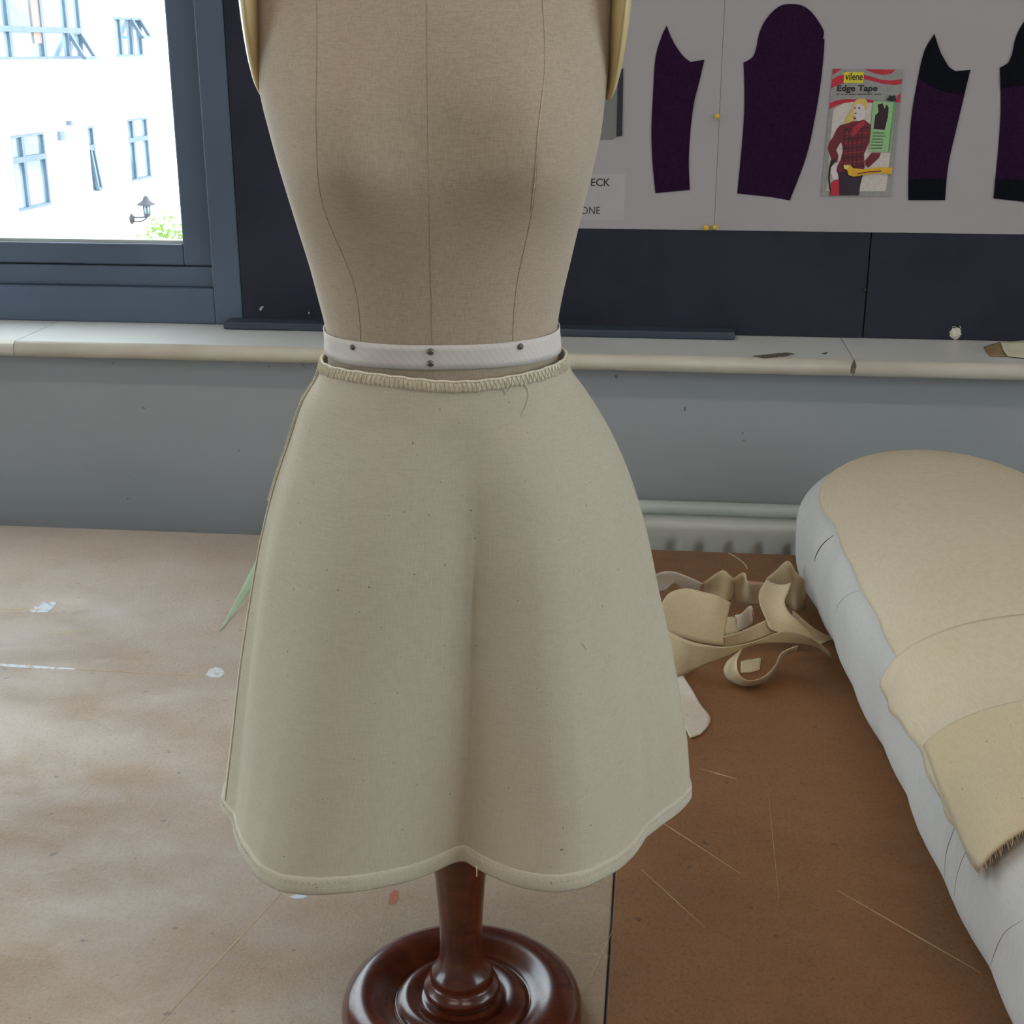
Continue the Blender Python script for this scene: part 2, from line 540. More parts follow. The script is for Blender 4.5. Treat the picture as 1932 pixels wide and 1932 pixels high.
box('wall_back_lower', XL, XR, YW, YU + 0.2, FLOOR, ZS - 0.012, 'wall', kind='structure')
wb = empty('wall_back_upper', (0, YU, ZS), kind='structure')
box('wall_panel', JX, XR, YU + 0.012, YU + 0.2, ZS - 0.012, CEIL, 'wall_plain', wb)
box('wall_panel', WIN_L, JX, YU + 0.012, YU + 0.2, WIN_T, CEIL, 'wall_plain', wb)
box('wall_panel', XL, WIN_L, YU + 0.012, YU + 0.2, ZS - 0.012, CEIL, 'wall_plain', wb)
box('floor', XL, XR, YB, YW, FLOOR - 0.1, FLOOR, 'floor', kind='structure')
box('ceiling', XL, XR, YB, YU + 0.2, CEIL, CEIL + 0.1, 'ceiling', kind='structure')
box('wall_rear', XL, XR, YB - 0.1, YB, FLOOR, CEIL, 'wall_plain', kind='structure')
# left wall with a window added out of view to fill from the left
Q0, Q1, QZ0, QZ1 = -0.5, 0.9, 0.10, 1.15
wl = empty('wall_left', (XL, 0, FLOOR), kind='structure')
box('wall_panel', XL - .15, XL, YB, Q0, FLOOR, CEIL, 'wall_plain', wl)
box('wall_panel', XL - .15, XL, Q1, YU + 0.2, FLOOR, CEIL, 'wall_plain', wl)
box('wall_panel', XL - .15, XL, Q0, Q1, FLOOR, QZ0, 'wall_plain', wl)
box('wall_panel', XL - .15, XL, Q0, Q1, QZ1, CEIL, 'wall_plain', wl)
w3 = empty('added_window_3', (XL - 0.05, (Q0 + Q1) / 2, QZ0), kind='structure')
QM = (Q0 + Q1) / 2
for a, b, c, d in ((Q0, Q1, QZ0, QZ0 + .06), (Q0, Q1, QZ1 - .06, QZ1), (Q0, Q0 + .06, QZ0 + .06, QZ1 - .06), (Q1 - .06, Q1, QZ0 + .06, QZ1 - .06), (QM - .03, QM + .03, QZ0 + .06, QZ1 - .06)):
    box('window_frame', XL - 0.10, XL - 0.03, a, b, c, d, 'frame', w3, bev=0.004)
for a, b in ((Q0 + .06, QM - .03), (QM + .03, Q1 - .06)):
    box('window_pane', XL - .065, XL - .06, a, b, QZ0 + .06, QZ1 - .06, 'glass', w3)
# right wall with an unseen window added for light from the right
R0, R1, RZ0, RZ1 = -0.3, 0.9, 0.15, 1.20
wr = empty('wall_right', (XR, 0, FLOOR), kind='structure')
box('wall_panel', XR, XR + 0.15, YB, R0, FLOOR, CEIL, 'wall_plain', wr)
box('wall_panel', XR, XR + 0.15, R1, YU + 0.2, FLOOR, CEIL, 'wall_plain', wr)
box('wall_panel', XR, XR + 0.15, R0, R1, FLOOR, RZ0, 'wall_plain', wr)
box('wall_panel', XR, XR + 0.15, R0, R1, RZ1, CEIL, 'wall_plain', wr)
w2 = empty('added_window_2', (XR + 0.05, 0.1, RZ0), kind='structure')
for a, b, c, d in ((R0, R1, RZ0, RZ0 + .06), (R0, R1, RZ1 - .06, RZ1), (R0, R0 + .06, RZ0 + .06, RZ1 - .06), (R1 - .06, R1, RZ0 + .06, RZ1 - .06), (0.27, 0.33, RZ0 + .06, RZ1 - .06)):
    box('window_frame', XR + 0.03, XR + 0.10, a, b, c, d, 'frame', w2, bev=0.004)
for a, b in ((R0 + .06, .27), (.33, R1 - .06)):
    box('window_pane', XR + .06, XR + .065, a, b, RZ0 + .06, RZ1 - .06, 'glass', w2)

# sill in three lengths with a rounded nose
sill = empty('trim_1', (0, YN, ZS), kind='structure')
j1, j2 = onY(24, 650, YN).x, onY(1612, 690, YN).x
NR = 0.0105
for a, b in ((XL, j1 - .0006), (j1 + .0006, j2 - .0006), (j2 + .0006, XR)):
    prof = [(YU + 0.012, ZS), (YN + NR, ZS)]
    for k in range(1, 9):
        q = PI / 2 + PI * k / 8
        prof.append((YN + NR + NR * math.cos(q), ZS - NR + NR * math.sin(q)))
    prof += [(YU + 0.012, ZS - 2 * NR)]
    n = len(prof)
    V = [Vector((a, y, z)) for y, z in prof] + [Vector((b, y, z)) for y, z in prof]
    F = [tuple(range(n)), tuple(range(2 * n - 1, n - 1, -1))] + [(i, (i + 1) % n, n + (i + 1) % n, n + i) for i in range(n)]
    so = mesh('sill_board', V, F, 'sill', sill)
    so.data.materials.append(MAT['nose'])
    for p in so.data.polygons:
        c = p.center.y + ORG[so.name].y
        if c < YN + NR * 0.9:
            p.material_index = 1
            p.use_smooth = True


def stain_on_sill(name, pts, z):
    V, F = prism([onZ(x, y, z) for x, y in pts], Vector((0, 0, 1)), 0.0002)
    mesh(name, V, F, 'stain', sill)
stain_on_sill('scuff_mark', [(1418, 672), (1445, 669), (1485, 665), (1500, 668), (1480, 673), (1440, 676)], ZS + .0002)
stain_on_sill('scuff_mark', [(1549, 667), (1562, 664), (1558, 669)], ZS + .0002)
V, F = prism([onY(x, y, YN - .0004) for x, y in ((1606, 688), (1612, 678), (1616, 690), (1613, 704), (1604, 704))], Vector((0, -1, 0)), .0003)
mesh('scuff_mark', V, F, 'stain', sill)

# window in the back wall: fixed frame, stepped bottom rails, opening sash and its pane
w1 = empty('window_1', ((WIN_L + JX) / 2, YU, ZS), kind='structure')
gx = onY(352, 440, YU + .03).x
gz = onY(200, 455, YU + .03).z
z1 = onY(200, 541, YU - .004).z
z2 = onY(200, 501, YU + .008).z
sx = onY(402, 480, YU + .006).x
box('window_frame', sx, JX, YU - .004, YU + .10, ZS, WIN_T, 'frame', w1, bev=.002)
box('window_frame', WIN_L, WIN_L + .07, YU - .004, YU + .10, ZS, WIN_T, 'frame', w1, bev=.002)
box('window_frame', WIN_L + .07, sx, YU - .004, YU + .10, ZS, z1, 'frame', w1, bev=.002)
box('window_frame', WIN_L + .07, sx, YU - .004, YU + .10, WIN_T - .06, WIN_T, 'frame', w1, bev=.002)
box('lower_rail', WIN_L + .07, sx, YU + .006, YU + .09, z1, z2, 'frame', w1, bev=.0015)
sash = box('sash', gx, sx - .001, YU + .010, YU + .06, z2 + .001, WIN_T - .061, 'frame', w1, bev=.0025)
box('sash_rail', WIN_L + .13, gx, YU + .010, YU + .06, z2 + .001, gz, 'frame', w1, bev=.0025)
box('sash', WIN_L + .07, WIN_L + .13, YU + .010, YU + .06, z2 + .001, WIN_T - .061, 'frame', w1, bev=.0025)
box('sash_rail', WIN_L + .13, gx, YU + .010, YU + .06, WIN_T - .11, WIN_T - .061, 'frame', w1, bev=.0025)
box('glazing_bead', WIN_L + .13, gx, YU + .018, YU + .034, gz, gz + .004, 'pipe', w1)
box('window_pane', WIN_L + .13, gx, YU + .034, YU + .040, gz, WIN_T - .11, 'glass', w1)

# dark pinboard right of the window, in two panels; the strip along its foot
PX = onY(1635, 540, YU).x
pb = empty('trim_2', (0.3, YU, ZS), kind='structure')
YP = YU - 0.004                        # face of the pinboard
box('board_panel', JX + .0008, PX - .0007, YP, YU + .0118, ZS + .0004, CEIL - .001, 'navy', pb, bev=.0008)
box('board_panel', PX + .0007, XR, YP, YU + .0118, ZS + .0004, CEIL - .001, 'navy', pb, bev=.0008)
for x, y in ((1631, 547), (1633, 629)):
    c = onY(x, y, YP)
    V, F = lathe(Vector((0, 0, 0)), [(.0022, 0), (.0028, .0006), (.002, .0016), (.0006, .002)], 12)
    V = [Vector((c.x + v.x, YP - v.z, c.z + v.y)) for v in V]
    mesh('board_tack', V, F, 'ink', pb, True)
sa, sb = onY(423, 620, YP - .03).x, onY(1386, 640, YP - .03).x
box('trim_3', sa, sb, YP - .034, YP - .0003, ZS + .0004, ZS + .0105, 'navy_strip', kind='structure', bev=.002)

# radiator and pipe on the wall behind the table
ra, rb = onY(1000, 1000, YW - .06).x, XR - .05
yr = YW - .075
rad = empty('radiator', ((ra + rb) / 2, YW - .05, FLOOR + .12), 'white panel radiator with fluted face below the pipe and sill', 'radiator')
zr = onY(1350, 988, yr).z
bm = bmesh.new()
pitch = .037
V, F = [], []
nx = int((rb - ra) / (pitch / 8))
zz = [FLOOR + .12, zr - .070, zr - .045, zr - .030, zr - .022, zr - .010, zr - .003, zr, zr, zr]
yy = [0, 0, 0, 0, 0, 0, .001, .006, .015, .03]
fl = [1, 1, .9, .4, .0, 0, 0, 0, 0, 0]
for i in range(nx + 1):
    x = ra + (rb - ra) * i / nx
    c = max(0.0, math.cos(2 * PI * (x - ra) / pitch)) ** 1.5
    for z, y, w_ in zip(zz, yy, fl):
        V.append(Vector((x, yr + y + w_ * c * .010, z)))
m = len(zz)
for i in range(nx):
    for j in range(m - 1):
        F.append((i * m + j, (i + 1) * m + j, (i + 1) * m + j + 1, i * m + j + 1))
V, F = thicken(V, F, .0012)
mesh('front_panel', V, F, 'radiator', rad, True)
box('back_panel', ra + .01, rb - .01, yr + .031, yr + .041, FLOOR + .12, zr - .004, 'radiator', rad)
for x in (ra + .1, rb - .1):
    box('bracket', x - .015, x + .015, yr + .041, YW - .0005, zr - .2, zr - .1, 'radiator', rad)
    box('foot', x - .02, x + .02, yr + .01, yr + .035, FLOOR, FLOOR + .121, 'radiator', rad)
pr = .0110
pc = onY(1350, 963, YW - pr - .012)
pe = onY(930, 960, YW - pr - .012).x
pp = empty('pipe', (pe, pc.y, pc.z), 'pale painted pipe running along the wall above the radiator', 'pipe')
arc = [Vector((pe + .03 - .03 * math.sin(q), pc.y + (.03 - .03 * math.cos(q)) * .35, pc.z)) for q in [PI / 2 * k / 6 for k in range(6, -1, -1)]]
V, F = tube([Vector((pe, YW - .0003, pc.z))] + arc + [Vector((XR - .001, pc.y, pc.z))], pr, 16)
mesh('pipe_run', V, F, 'pipe', pp, True)
for x in (pe + .16, pe + 0.75):
    box('pipe_clip', x - .006, x + .006, pc.y + pr * .6, YW - .0003, pc.z - .006, pc.z + .006, 'pipe', pp)

# ceiling lamps out of view, added to brighten the room
for x, y in ((-0.9, 0.3), (0.8, 0.3), (-0.9, -1.4), (0.8, -1.4)):
    cl = empty('added_ceiling_lamp', (x, y, CEIL), 'long white fill lamp added on the ceiling out of view', 'lamp', 'added ceiling fill lamps')
    bmx = box_bm(x - .6, x + .6, y - .07, y + .07, CEIL - .05, CEIL - .0005, .008)
    bmobj('fill_lamp_housing', bmx, 'fill_lamp_body', cl)
    la = bpy.data.lights.new('fill_light', 'AREA')
    la.shape = 'RECTANGLE'; la.size = 1.15; la.size_y = .1
    la.energy = FILL_LAMP_W; la.color = (1.0, 0.90, 0.78)
    lo = bpy.data.objects.new('fill_light', la)
    COL.objects.link(lo)
    lo.parent = cl
    lo.location = (0, 0, -.053)

# ------------------------------------------------------------------ work table
TX0, TX1, TY0, TH = -1.6, 1.15, 0.10, .032
SX = onZ(1150, 1790).x                 # the joint between the two boards
table = empty('work_table', ((TX0 + TX1) / 2, .9, FLOOR), 'large worn hardboard-topped work table against the window wall', 'table')
ba = box('table_board', TX0, SX - .0009, TY0, YT, -TH, 0, 'board_a', table, bev=.0008)
ba['label'] = 'tan worn hardboard panel'
bb = box('table_board', SX + .0009, TX1, TY0, YT, -TH, 0, 'board_b', table, bev=.0008)
bb['label'] = 'darker brown hardboard panel'
for x in (TX0 + .08, TX1 - .08):
    for y in (TY0 + .08, YT - .08):
        box('leg', x - .035, x + .035, y - .035, y + .035, FLOOR, -.13, 'table_wood', table, bev=.003)
for a, b, c, d in ((TX0 + .05, TX1 - .05, TY0 + .05, TY0 + .075), (TX0 + .05, TX1 - .05, YT - .075, YT - .05)):
    box('apron', a, b, c, d, -.13, -TH, 'table_wood', table)
for a in (TX0 + .05, TX1 - .075):
    box('apron', a, a + .025, TY0 + .075, YT - .075, -.13, -TH, 'table_wood', table)


def mark(name, pts, mat, parent=None, th=.0002):
    V, F = prism([onZ(x, y, .00003) for x, y in pts], Vector((0, 0, 1)), th)
    mesh(name, V, F, mat, parent or ba)
mark('paint_mark', [(70, 1142), (80, 1136), (109, 1135), (100, 1146), (90, 1155), (62, 1156), (55, 1152)], 'paint_white')
mark('paint_mark', [(0, 1252), (60, 1256), (140, 1261), (142, 1264), (60, 1261), (0, 1257)], 'paint_white')
mark('paint_mark', [(388, 1274), (395, 1263), (406, 1259), (420, 1262), (424, 1270), (414, 1278), (398, 1278)], 'paint_white')
mark('paint_mark', [(140, 1262), (260, 1268), (388, 1275), (388, 1276), (260, 1269), (140, 1263.4)], 'scratch')
mark('chalk_mark', [(735, 1686), (745, 1679), (752, 1682), (753, 1694), (746, 1705), (733, 1706)], 'paint_red')
mark('paint_mark', [(545, 1692), (560, 1688), (582, 1691), (570, 1696), (552, 1696)], 'paint_white')

def scratch(x0, y0, x1, y1, w=1.1, parent=None):
    a, b = Vector((x0, y0)), Vector((x1, y1))
    d = (b - a).normalized()
    n = Vector((-d.y, d.x)) * w
    q = [a - n * .3, a + n * .3, a.lerp(b, .5) + n, b + n * .3, b - n * .3, a.lerp(b, .5) - n]
    mark('knife_scratch', [tuple(v) for v in q], 'scratch', parent, .00012)
for s_ in ((300, 1932, 532, 1684, 1.3), (690, 1850, 738, 1700, 1.0), (1098, 1880, 1156, 1755, 1.2), (1060, 1690, 1140, 1712, .8), (1050, 1795, 1150, 1803, .7),
           (0, 1150, 70, 1147, 1.0), (80, 1200, 170, 1187, 1.0)):
    scratch(*s_)
for s_ in ((1580, 1680, 1850, 1835, 1.1), (1170, 1500, 1400, 1650, .8), (1320, 1450, 1390, 1470, 1.0), (1210, 1640, 1330, 1750, .7), (1450, 1500, 1470, 1700, .6)):
    scratch(*s_, parent=bb)

# ------------------------------------------------------------------ dress form
AX = onZ(872, 1893, 0.012)             # foot of the stand's axis
AX.z = 0
EF = Vector((AX.x, AX.y, 0)).normalized()      # away from the camera
ER = Vector((EF.y, -EF.x, 0))                  # to the right
DA = AX.length


def L(u, v, z):
    return AX + ER * u + EF * v + Vector((0, 0, z))


def to_uvz(p):
    q = p - AX
    return q.dot(ER), q.dot(EF), p.z


def on_v(x, y, v):
    return to_uvz(on_plane(x, y, AX + EF * v, EF))


form = empty('dress_form', AX, 'linen-covered half-size dress form on a turned mahogany stand', 'dress form')
sil = [(700, 617, 1056), (660, 616, 1055), (620, 613, 1053), (560, 598, 1063), (500, 582, 1077), (435, 562, 1092), (350, 537, 1112),
       (300, 522, 1124), (250, 508, 1135), (180, 490, 1144), (100, 478, 1155), (0, 471, 1162)]
rows = []                                        # z, centre u, half width, front depth, back depth
for y, a, b in sil:
    ua, _, z = on_v(a, y, -.004)
    ub, _, _ = on_v(b, y, -.004)
    rows.append([z, (ua + ub) / 2, (ub - ua) / 2 * .995, 0, 0])
zw = rows[1][0]
cu = rows[1][1]
low = [(.235, .0, .055, .045, .05), (.245, .0, .066, .052, .058), (.28, cu * .6, .077, .058, .066), (.33, cu * .8, .080, .060, .070), (.37, cu * .9, .076, .057, .065), (.405, cu, .068, .051, .056)]
dep = [(.235, .045, .05), (.40, .052, .056), (zw, .047, .046), (zw + .04, .050, .050), (zw + .09, .060, .056), (zw + .14, .060, .060), (zw + .19, .048, .060), (zw + .25, .034, .05)]


def interp(tab, z, k):
    if z <= tab[0][0]: return tab[0][k]
    for a, b in zip(tab, tab[1:]):
        if z <= b[0]:
            t = (z - a[0]) / (b[0] - a[0])
            return a[k] + (b[k] - a[k]) * t
    return tab[-1][k]


for r in rows:
    r[3], r[4] = interp(dep, r[0], 1), interp(dep, r[0], 2)
top = rows[-1]
ct = top[1]
hi = [[top[0] + .02, ct, .0905, .044, .055], [top[0] + .04, ct, .087, .040, .050], [top[0] + .055, ct, .081, .036, .044], [top[0] + .068, ct, .068, .032, .038],
      [top[0] + .078, ct, .048, .030, .034], [top[0] + .086, ct, .034, .029, .031], [top[0] + .098, ct, .030, .028, .030], [top[0] + .115, ct, .029, .028, .030], [top[0] + .118, ct, .026, .025, .027]]
allr = [list(r) for r in low] + rows + hi
NZ, NA = 150, 120
zlo, zhi = allr[0][0], allr[-1][0]


def smooth_row(z):
    # smooth through the control rows
    k = 1
    while k < len(allr) - 2 and allr[k + 1][0] < z:
        k += 1
    k = max(0, min(k, len(allr) - 2))
    if z < allr[1][0]: k = 0
    p0, p1, p2, p3 = allr[max(k - 1, 0)], allr[k], allr[k + 1], allr[min(k + 2, len(allr) - 1)]
    h = p2[0] - p1[0]
    t = (z - p1[0]) / h
    out = []
    for i in range(1, 5):
        m1 = (p2[i] - p0[i]) / max(p2[0] - p0[0], 1e-6) * h
        m2 = (p3[i] - p1[i]) / max(p3[0] - p1[0], 1e-6) * h
        out.append((2 * t ** 3 - 3 * t * t + 1) * p1[i] + (t ** 3 - 2 * t * t + t) * m1 + (-2 * t ** 3 + 3 * t * t) * p2[i] + (t ** 3 - t * t) * m2)
    return out


ZBUST = .540


def torso_pt(q, z, off=0.0):
    """point of the form's skin; q = 0 right, -pi/2 towards the camera"""
    c, a, bf, bk = smooth_row(z)
    n = 2.25
    cq, sq = math.cos(q), math.sin(q)
    u = (a + off) * math.copysign(abs(cq) ** (2 / n), cq)
    v = ((bf if sq < 0 else bk) + off) * math.copysign(abs(sq) ** (2 / n), sq)
    if sq < 0:
        for s in (-1, 1):
            du, dz = (u - s * .051) / .031, (z - ZBUST)
            dz = dz / (.050 if dz > 0 else .026)
            v -= .017 * math.exp(-du * du - dz * dz) * min(1, -sq * 3)
    return L(c + u, v, z)


V, F = [], []
for i in range(NZ):
    z = zlo + (zhi - zlo) * i / (NZ - 1)
    for k in range(NA):
        V.append(torso_pt(2 * PI * k / NA, z))
for i in range(NZ - 1):
    for k in range(NA):
        F.append((i * NA + k, i * NA + (k + 1) % NA, (i + 1) * NA + (k + 1) % NA, (i + 1) * NA + k))
F.append(tuple(range(NA - 1, -1, -1)))
F.append(tuple((NZ - 1) * NA + k for k in range(NA)))
mesh('torso', V, F, 'linen', form, True)


def q_of(u, z):
    c, a, bf, bk = smooth_row(z)
    s = max(-.999, min(.999, (u - c) / a))
    return -math.acos(math.copysign(abs(s) ** (2.25 / 2), s))


def seam(name, pts, r, mat):
    P = []
    for x, y in pts:
        u, v, z = on_v(x, y, -.055)
        P.append((u, z))
    Q = crom([Vector((u, z, 0)) for u, z in P], 40)
    W = [torso_pt(q_of(p.x, p.y), p.y, .0001) for p in Q]
    V, F = tube(W, r, 5)
    mesh(name, V, F, mat, form, True)
seam('centre_seam', [(805, -120), (805, 0), (807, 200), (811, 420), (815, 640), (815, 700)], .00015, 'seam')
seam('princess_seam', [(590, -90), (597, 100), (600, 260), (612, 400), (668, 560), (678, 700)], .0001, 'seam')
seam('princess_seam', [(1020, -90), (1028, 100), (1014, 230), (1003, 400), (975, 560), (968, 700)], .0001, 'seam')
seam('princess_seam_thread', [(1024, 160), (1012, 250), (1006, 330), (1001, 400)], .0003, 'seam_pale')

# arm plates: shallow cream discs closing the armholes
for s, (xa, ya), (xb, yb) in ((1, (1166, -30), (1147, 192)), (-1, (478, -30), (497, 184))):
    u0, _, z0 = on_v(xa, ya, 0)
    u1, _, z1_ = on_v(xb, yb, 0)
    hh = (z0 - z1_)
    tilt = math.atan2(u0 - u1, hh) * .95
    V, F = [], []
    n1, n2 = 40, 14
    for j in range(n2 + 1):
        p = PI * j / n2
        for k in range(n1):
            q = 2 * PI * k / n1
            rr = math.sin(p) ** .8 if 0 < j < n2 else 0
            d = math.cos(p) * (.0058 if s * math.cos(p) > 0 else .005)
            y = rr * math.cos(q) * .040
            z = rr * math.sin(q) * hh
            V.append(L(u0 + d * math.cos(tilt) + z * math.sin(tilt), y + .002, z0 + z * math.cos(tilt) - d * math.sin(tilt)))
    for j in range(n2):
        for k in range(n1):
            F.append((j * n1 + k, j * n1 + (k + 1) % n1, (j + 1) * n1 + (k + 1) % n1, (j + 1) * n1 + k))
    mesh('arm_plate', V, F, 'cream', form, True)
    # small rim screw hidden at the plate's centre
V, F = lathe(L(ct, 0, zhi - .001), [(.024, 0), (.0275, .002), (.0275, .006), (.022, .011), (.010, .016), (.003, .018)], 40)
mesh('neck_cap', V, F, 'mahogany', form, True)

# stand
stem = [(.019, .0205), (.0235, .022), (.0245, .0255), (.0235, .029), (.0205, .0305), (.0192, .033), (.0202, .0365), (.0185, .0395), (.0156, .043), (.0140, .050), (.0134, .060),
        (.0135, .072), (.0143, .088), (.0156, .105), (.0172, .120), (.0185, .1300), (.0187, .1312), (.0181, .1318), (.0181, .1328), (.0188, .1336), (.0192, .150), (.0188, .20), (.016, .2345)]
V, F = lathe(AX, stem, 64)
mesh('stand_stem', V, F, 'mahogany', form, True)
disc = [(.070, 0), (.0745, .002), (.0770, .007), (.0772, .012), (.0755, .0175), (.0715, .0215), (.066, .0236), (.060, .0236), (.054, .0220), (.0490, .0188), (.0455, .0168), (.0438, .0163),
        (.0430, .0150), (.0420, .0163), (.0405, .0185), (.0370, .0203), (.0330, .0204), (.0295, .0192), (.0265, .0184), (.0245, .0186), (.0235, .0200), (.0190, .0206)]
V, F = lathe(AX, disc, 96)
mesh('stand_base', V, F, 'mahogany', form, True)

# ------------------------------------------------------------------ waist tape and its pins
ztop, zbot = on_v(830, 650, -.047)[2], on_v(830, 697, -.047)[2]
zsl, zsr = on_v(614, 616, 0)[2], on_v(1053, 612, 0)[2]
na = 140


def tape_z(q, t):
    side = (math.cos(q) + 1) / 2
    side = zsl + (zsr - zsl) * side
    f = max(0.0, -math.sin(q))
    zt = side * (1 - f) + ztop * f
    return zt - t * (ztop - zbot) * .985


V, F = [], []
for k in range(na):
    q = 2 * PI * k / na
    for j in range(5):
        z = tape_z(q, j / 4)
        V.append(torso_pt(q, z, .0009 + .0002 * math.sin(q * 9 + j)))
for k in range(na):
    for j in range(4):
        F.append((k * 5 + j, ((k + 1) % na) * 5 + j, ((k + 1) % na) * 5 + j + 1, k * 5 + j + 1))
V, F = thicken(V, F, .0006)
tape = mesh('waist_tape', V, F, 'tape', None, True, label='white herringbone twill tape pinned around the waist of the dress form', cat='tape')
for x, y, r in ((667, 662, .00145), (813, 661, .0018), (813, 684, .0018), (979, 658, .0017)):
    u, v, z = on_v(x, y, -.046)
    q = q_of(u, z)
    p0, p1 = torso_pt(q, z, .0012), torso_pt(q, z, .0042)
    n = (p1 - p0).normalized()
    e1 = n.orthogonal().normalized(); e2 = n.cross(e1)
    V, F = lathe(Vector((0, 0, 0)), [(r * .8, 0), (r, .0004), (r * .95, .0009), (r * .55, .0014), (r * .1, .0016)], 14)
    V = [p0 + e1 * a.x + e2 * a.y + n * a.z for a in V]
    mesh('pin', V, F, 'pin', tape, True)

# ------------------------------------------------------------------ skirt
HZ = on_v(1302, 1504, -.012)[2]
hem_px = [(421, 1512), (426, 1546), (447, 1573), (462, 1592), (467, 1622), (488, 1655), (530, 1678), (590, 1687), (660, 1683), (740, 1666), (800, 1649), (840, 1634),
          (863, 1628), (886, 1634), (930, 1653), (990, 1673), (1050, 1683), (1100, 1675), (1150, 1647), (1192, 1613), (1215, 1580), (1250, 1552), (1302, 1504)]
hem = [to_uvz(onZ(x, y, HZ)) for x, y in hem_px]
hc_u = (hem[0][0] + hem[-1][0]) / 2
hc_v = 0.0
pol = []
for u, v, _ in hem:
    du, dv = u - hc_u, v - hc_v
    pol.append((math.atan2(dv, du), math.hypot(du, dv)))
front = sorted(pol)
# the back of the hem: a half ellipse with soft flutes
qa, ra_ = front[0]
qb, rb_ = front[-1]
if front[0][0] < -PI: pass
left, right = front[0], front[-1]
back = []
for k in range(1, 16):
    t = k / 16
    q = right[0] + (left[0] + 2 * PI - right[0]) * t
    cq, sq = math.cos(q), math.sin(q)
    a_, b_ = .138, .110
    r = 1 / math.sqrt((cq / a_) ** 2 + (sq / b_) ** 2)
    r *= 1 + .05 * math.sin(q * 7 + .6) * math.sin(PI * t)
    w_ = math.sin(PI * t) ** .5
    r = r * w_ + (right[1] + (left[1] - right[1]) * t) * (1 - w_)
    back.append((q, r))
ring = front + back


def hem_r(q):
    while q < ring[0][0]: q += 2 * PI
    while q >= ring[0][0] + 2 * PI: q -= 2 * PI
    ext = ring + [(ring[0][0] + 2 * PI, ring[0][1])]
    for a, b in zip(ext, ext[1:]):
        if a[0] <= q <= b[0]:
            t = (q - a[0]) / max(b[0] - a[0], 1e-9)
            return a[1] + (b[1] - a[1]) * t
    return ring[0][1]


# soften the traced outline a little
TAB = [hem_r(-PI + 2 * PI * k / 720) for k in range(720)]
for it in range(10):
    TAB = [(TAB[k - 1] + 2 * TAB[k] + TAB[(k + 1) % 720]) / 4 for k in range(720)]


def hem_rs(q):
    x = ((q + PI) / (2 * PI) * 720) % 720
    k = int(x)
    t = x - k
    return TAB[k % 720] * (1 - t) + TAB[(k + 1) % 720] * t


sk = [(676, 608, 1067), (711, 599, 1078), (758, 571, 1111), (826, 547, 1151), (914, 517, 1188), (1013, 492, 1217), (1134, 470, 1241), (1260, 451, 1267), (1408, 434, 1291), (1506, 421, 1302)]
SK = []
for y, a, b in sk:
    ua, _, z = on_v(a, y, -.012)
    ub, _, _ = on_v(b, y, -.012)
    SK.append((z, (ua + ub) / 2, (ub - ua) / 2))
SK.sort()
WZ = SK[-1][0]
SK[0] = (HZ, hc_u, SK[0][2])


def skrow(z):
    k = 0
    while k < len(SK) - 2 and SK[k + 1][0] < z: k += 1
    p0, p1, p2, p3 = SK[max(k - 1, 0)], SK[k], SK[k + 1], SK[min(k + 2, len(SK) - 1)]
    h = p2[0] - p1[0]
    t = (z - p1[0]) / h
    o = []
    for i in (1, 2):
        m1 = (p2[i] - p0[i]) / (p2[0] - p0[0]) * h
        m2 = (p3[i] - p1[i]) / (p3[0] - p1[0]) * h
        o.append((2 * t ** 3 - 3 * t * t + 1) * p1[i] + (t ** 3 - 2 * t * t + t) * m1 + (-2 * t ** 3 + 3 * t * t) * p2[i] + (t ** 3 - t * t) * m2)
    return o


AH = SK[0][2]
BDEP = [(HZ, .098), (HZ + .06, .090), (HZ + .12, .081), (HZ + .17, .074), (HZ + .21, .066), (HZ + .245, .057), (WZ, .0515), (WZ + .02, .051)]


def sup(q, a, b, n):
    return 1 / (abs(math.cos(q) / a) ** n + abs(math.sin(q) / b) ** n) ** (1 / n)


def skirt_pt(q, z, off=0.0):
    c, a = skrow(min(max(z, HZ), WZ))
    b = interp(BDEP, z, 1)
    t = (WZ - z) / (WZ - HZ)                      # 0 waist, 1 hem
    n = 2.25 - .25 * t
    r = sup(q, a, b, n)
    w_ = max(0.0, min(1.0, (t - .10) / .90)) ** .62
    # the hem's flutes, fading out towards the hips and drifting to the right as they rise
    shift = .16 * (1 - w_)
    f = hem_rs(q - shift * max(0.0, -math.sin(q))) / sup(q - shift * max(0.0, -math.sin(q)), AH, .098, 2.0)
    r *= 1 + w_ * (f - 1)
    # a sharp pleat running up from the middle of the hem, and a soft flute near the left side
    qn = (q + PI) % (2 * PI) - PI
    qc = -PI / 2 + .05 + .22 * (1 - w_)
    wp = max(0.0, min(1.0, (t - .20) / .25))
    r -= .0045 * wp * (math.exp(-abs(qn - qc) / (.085 if qn < qc else .16)))
    r += .0030 * w_ * math.exp(-((qn + PI - .42) / .10) ** 2) - .0028 * w_ * math.exp(-((qn + PI - .22) / .07) ** 2)
    return L(c + (r + off) * math.cos(q), (r + off) * math.sin(q), z)


def waist_z(q):
    s = -math.sin(q)
    return WZ - .0012 + (.0008 * math.cos(q * 3 + .4)) - (.0022 * math.exp(-((math.cos(q) - .05) / .6) ** 2) if s > 0 else 0) + .0002 * math.sin(q * 31)


def hem_z(q):
    return HZ + .0006 * math.sin(q * 11)


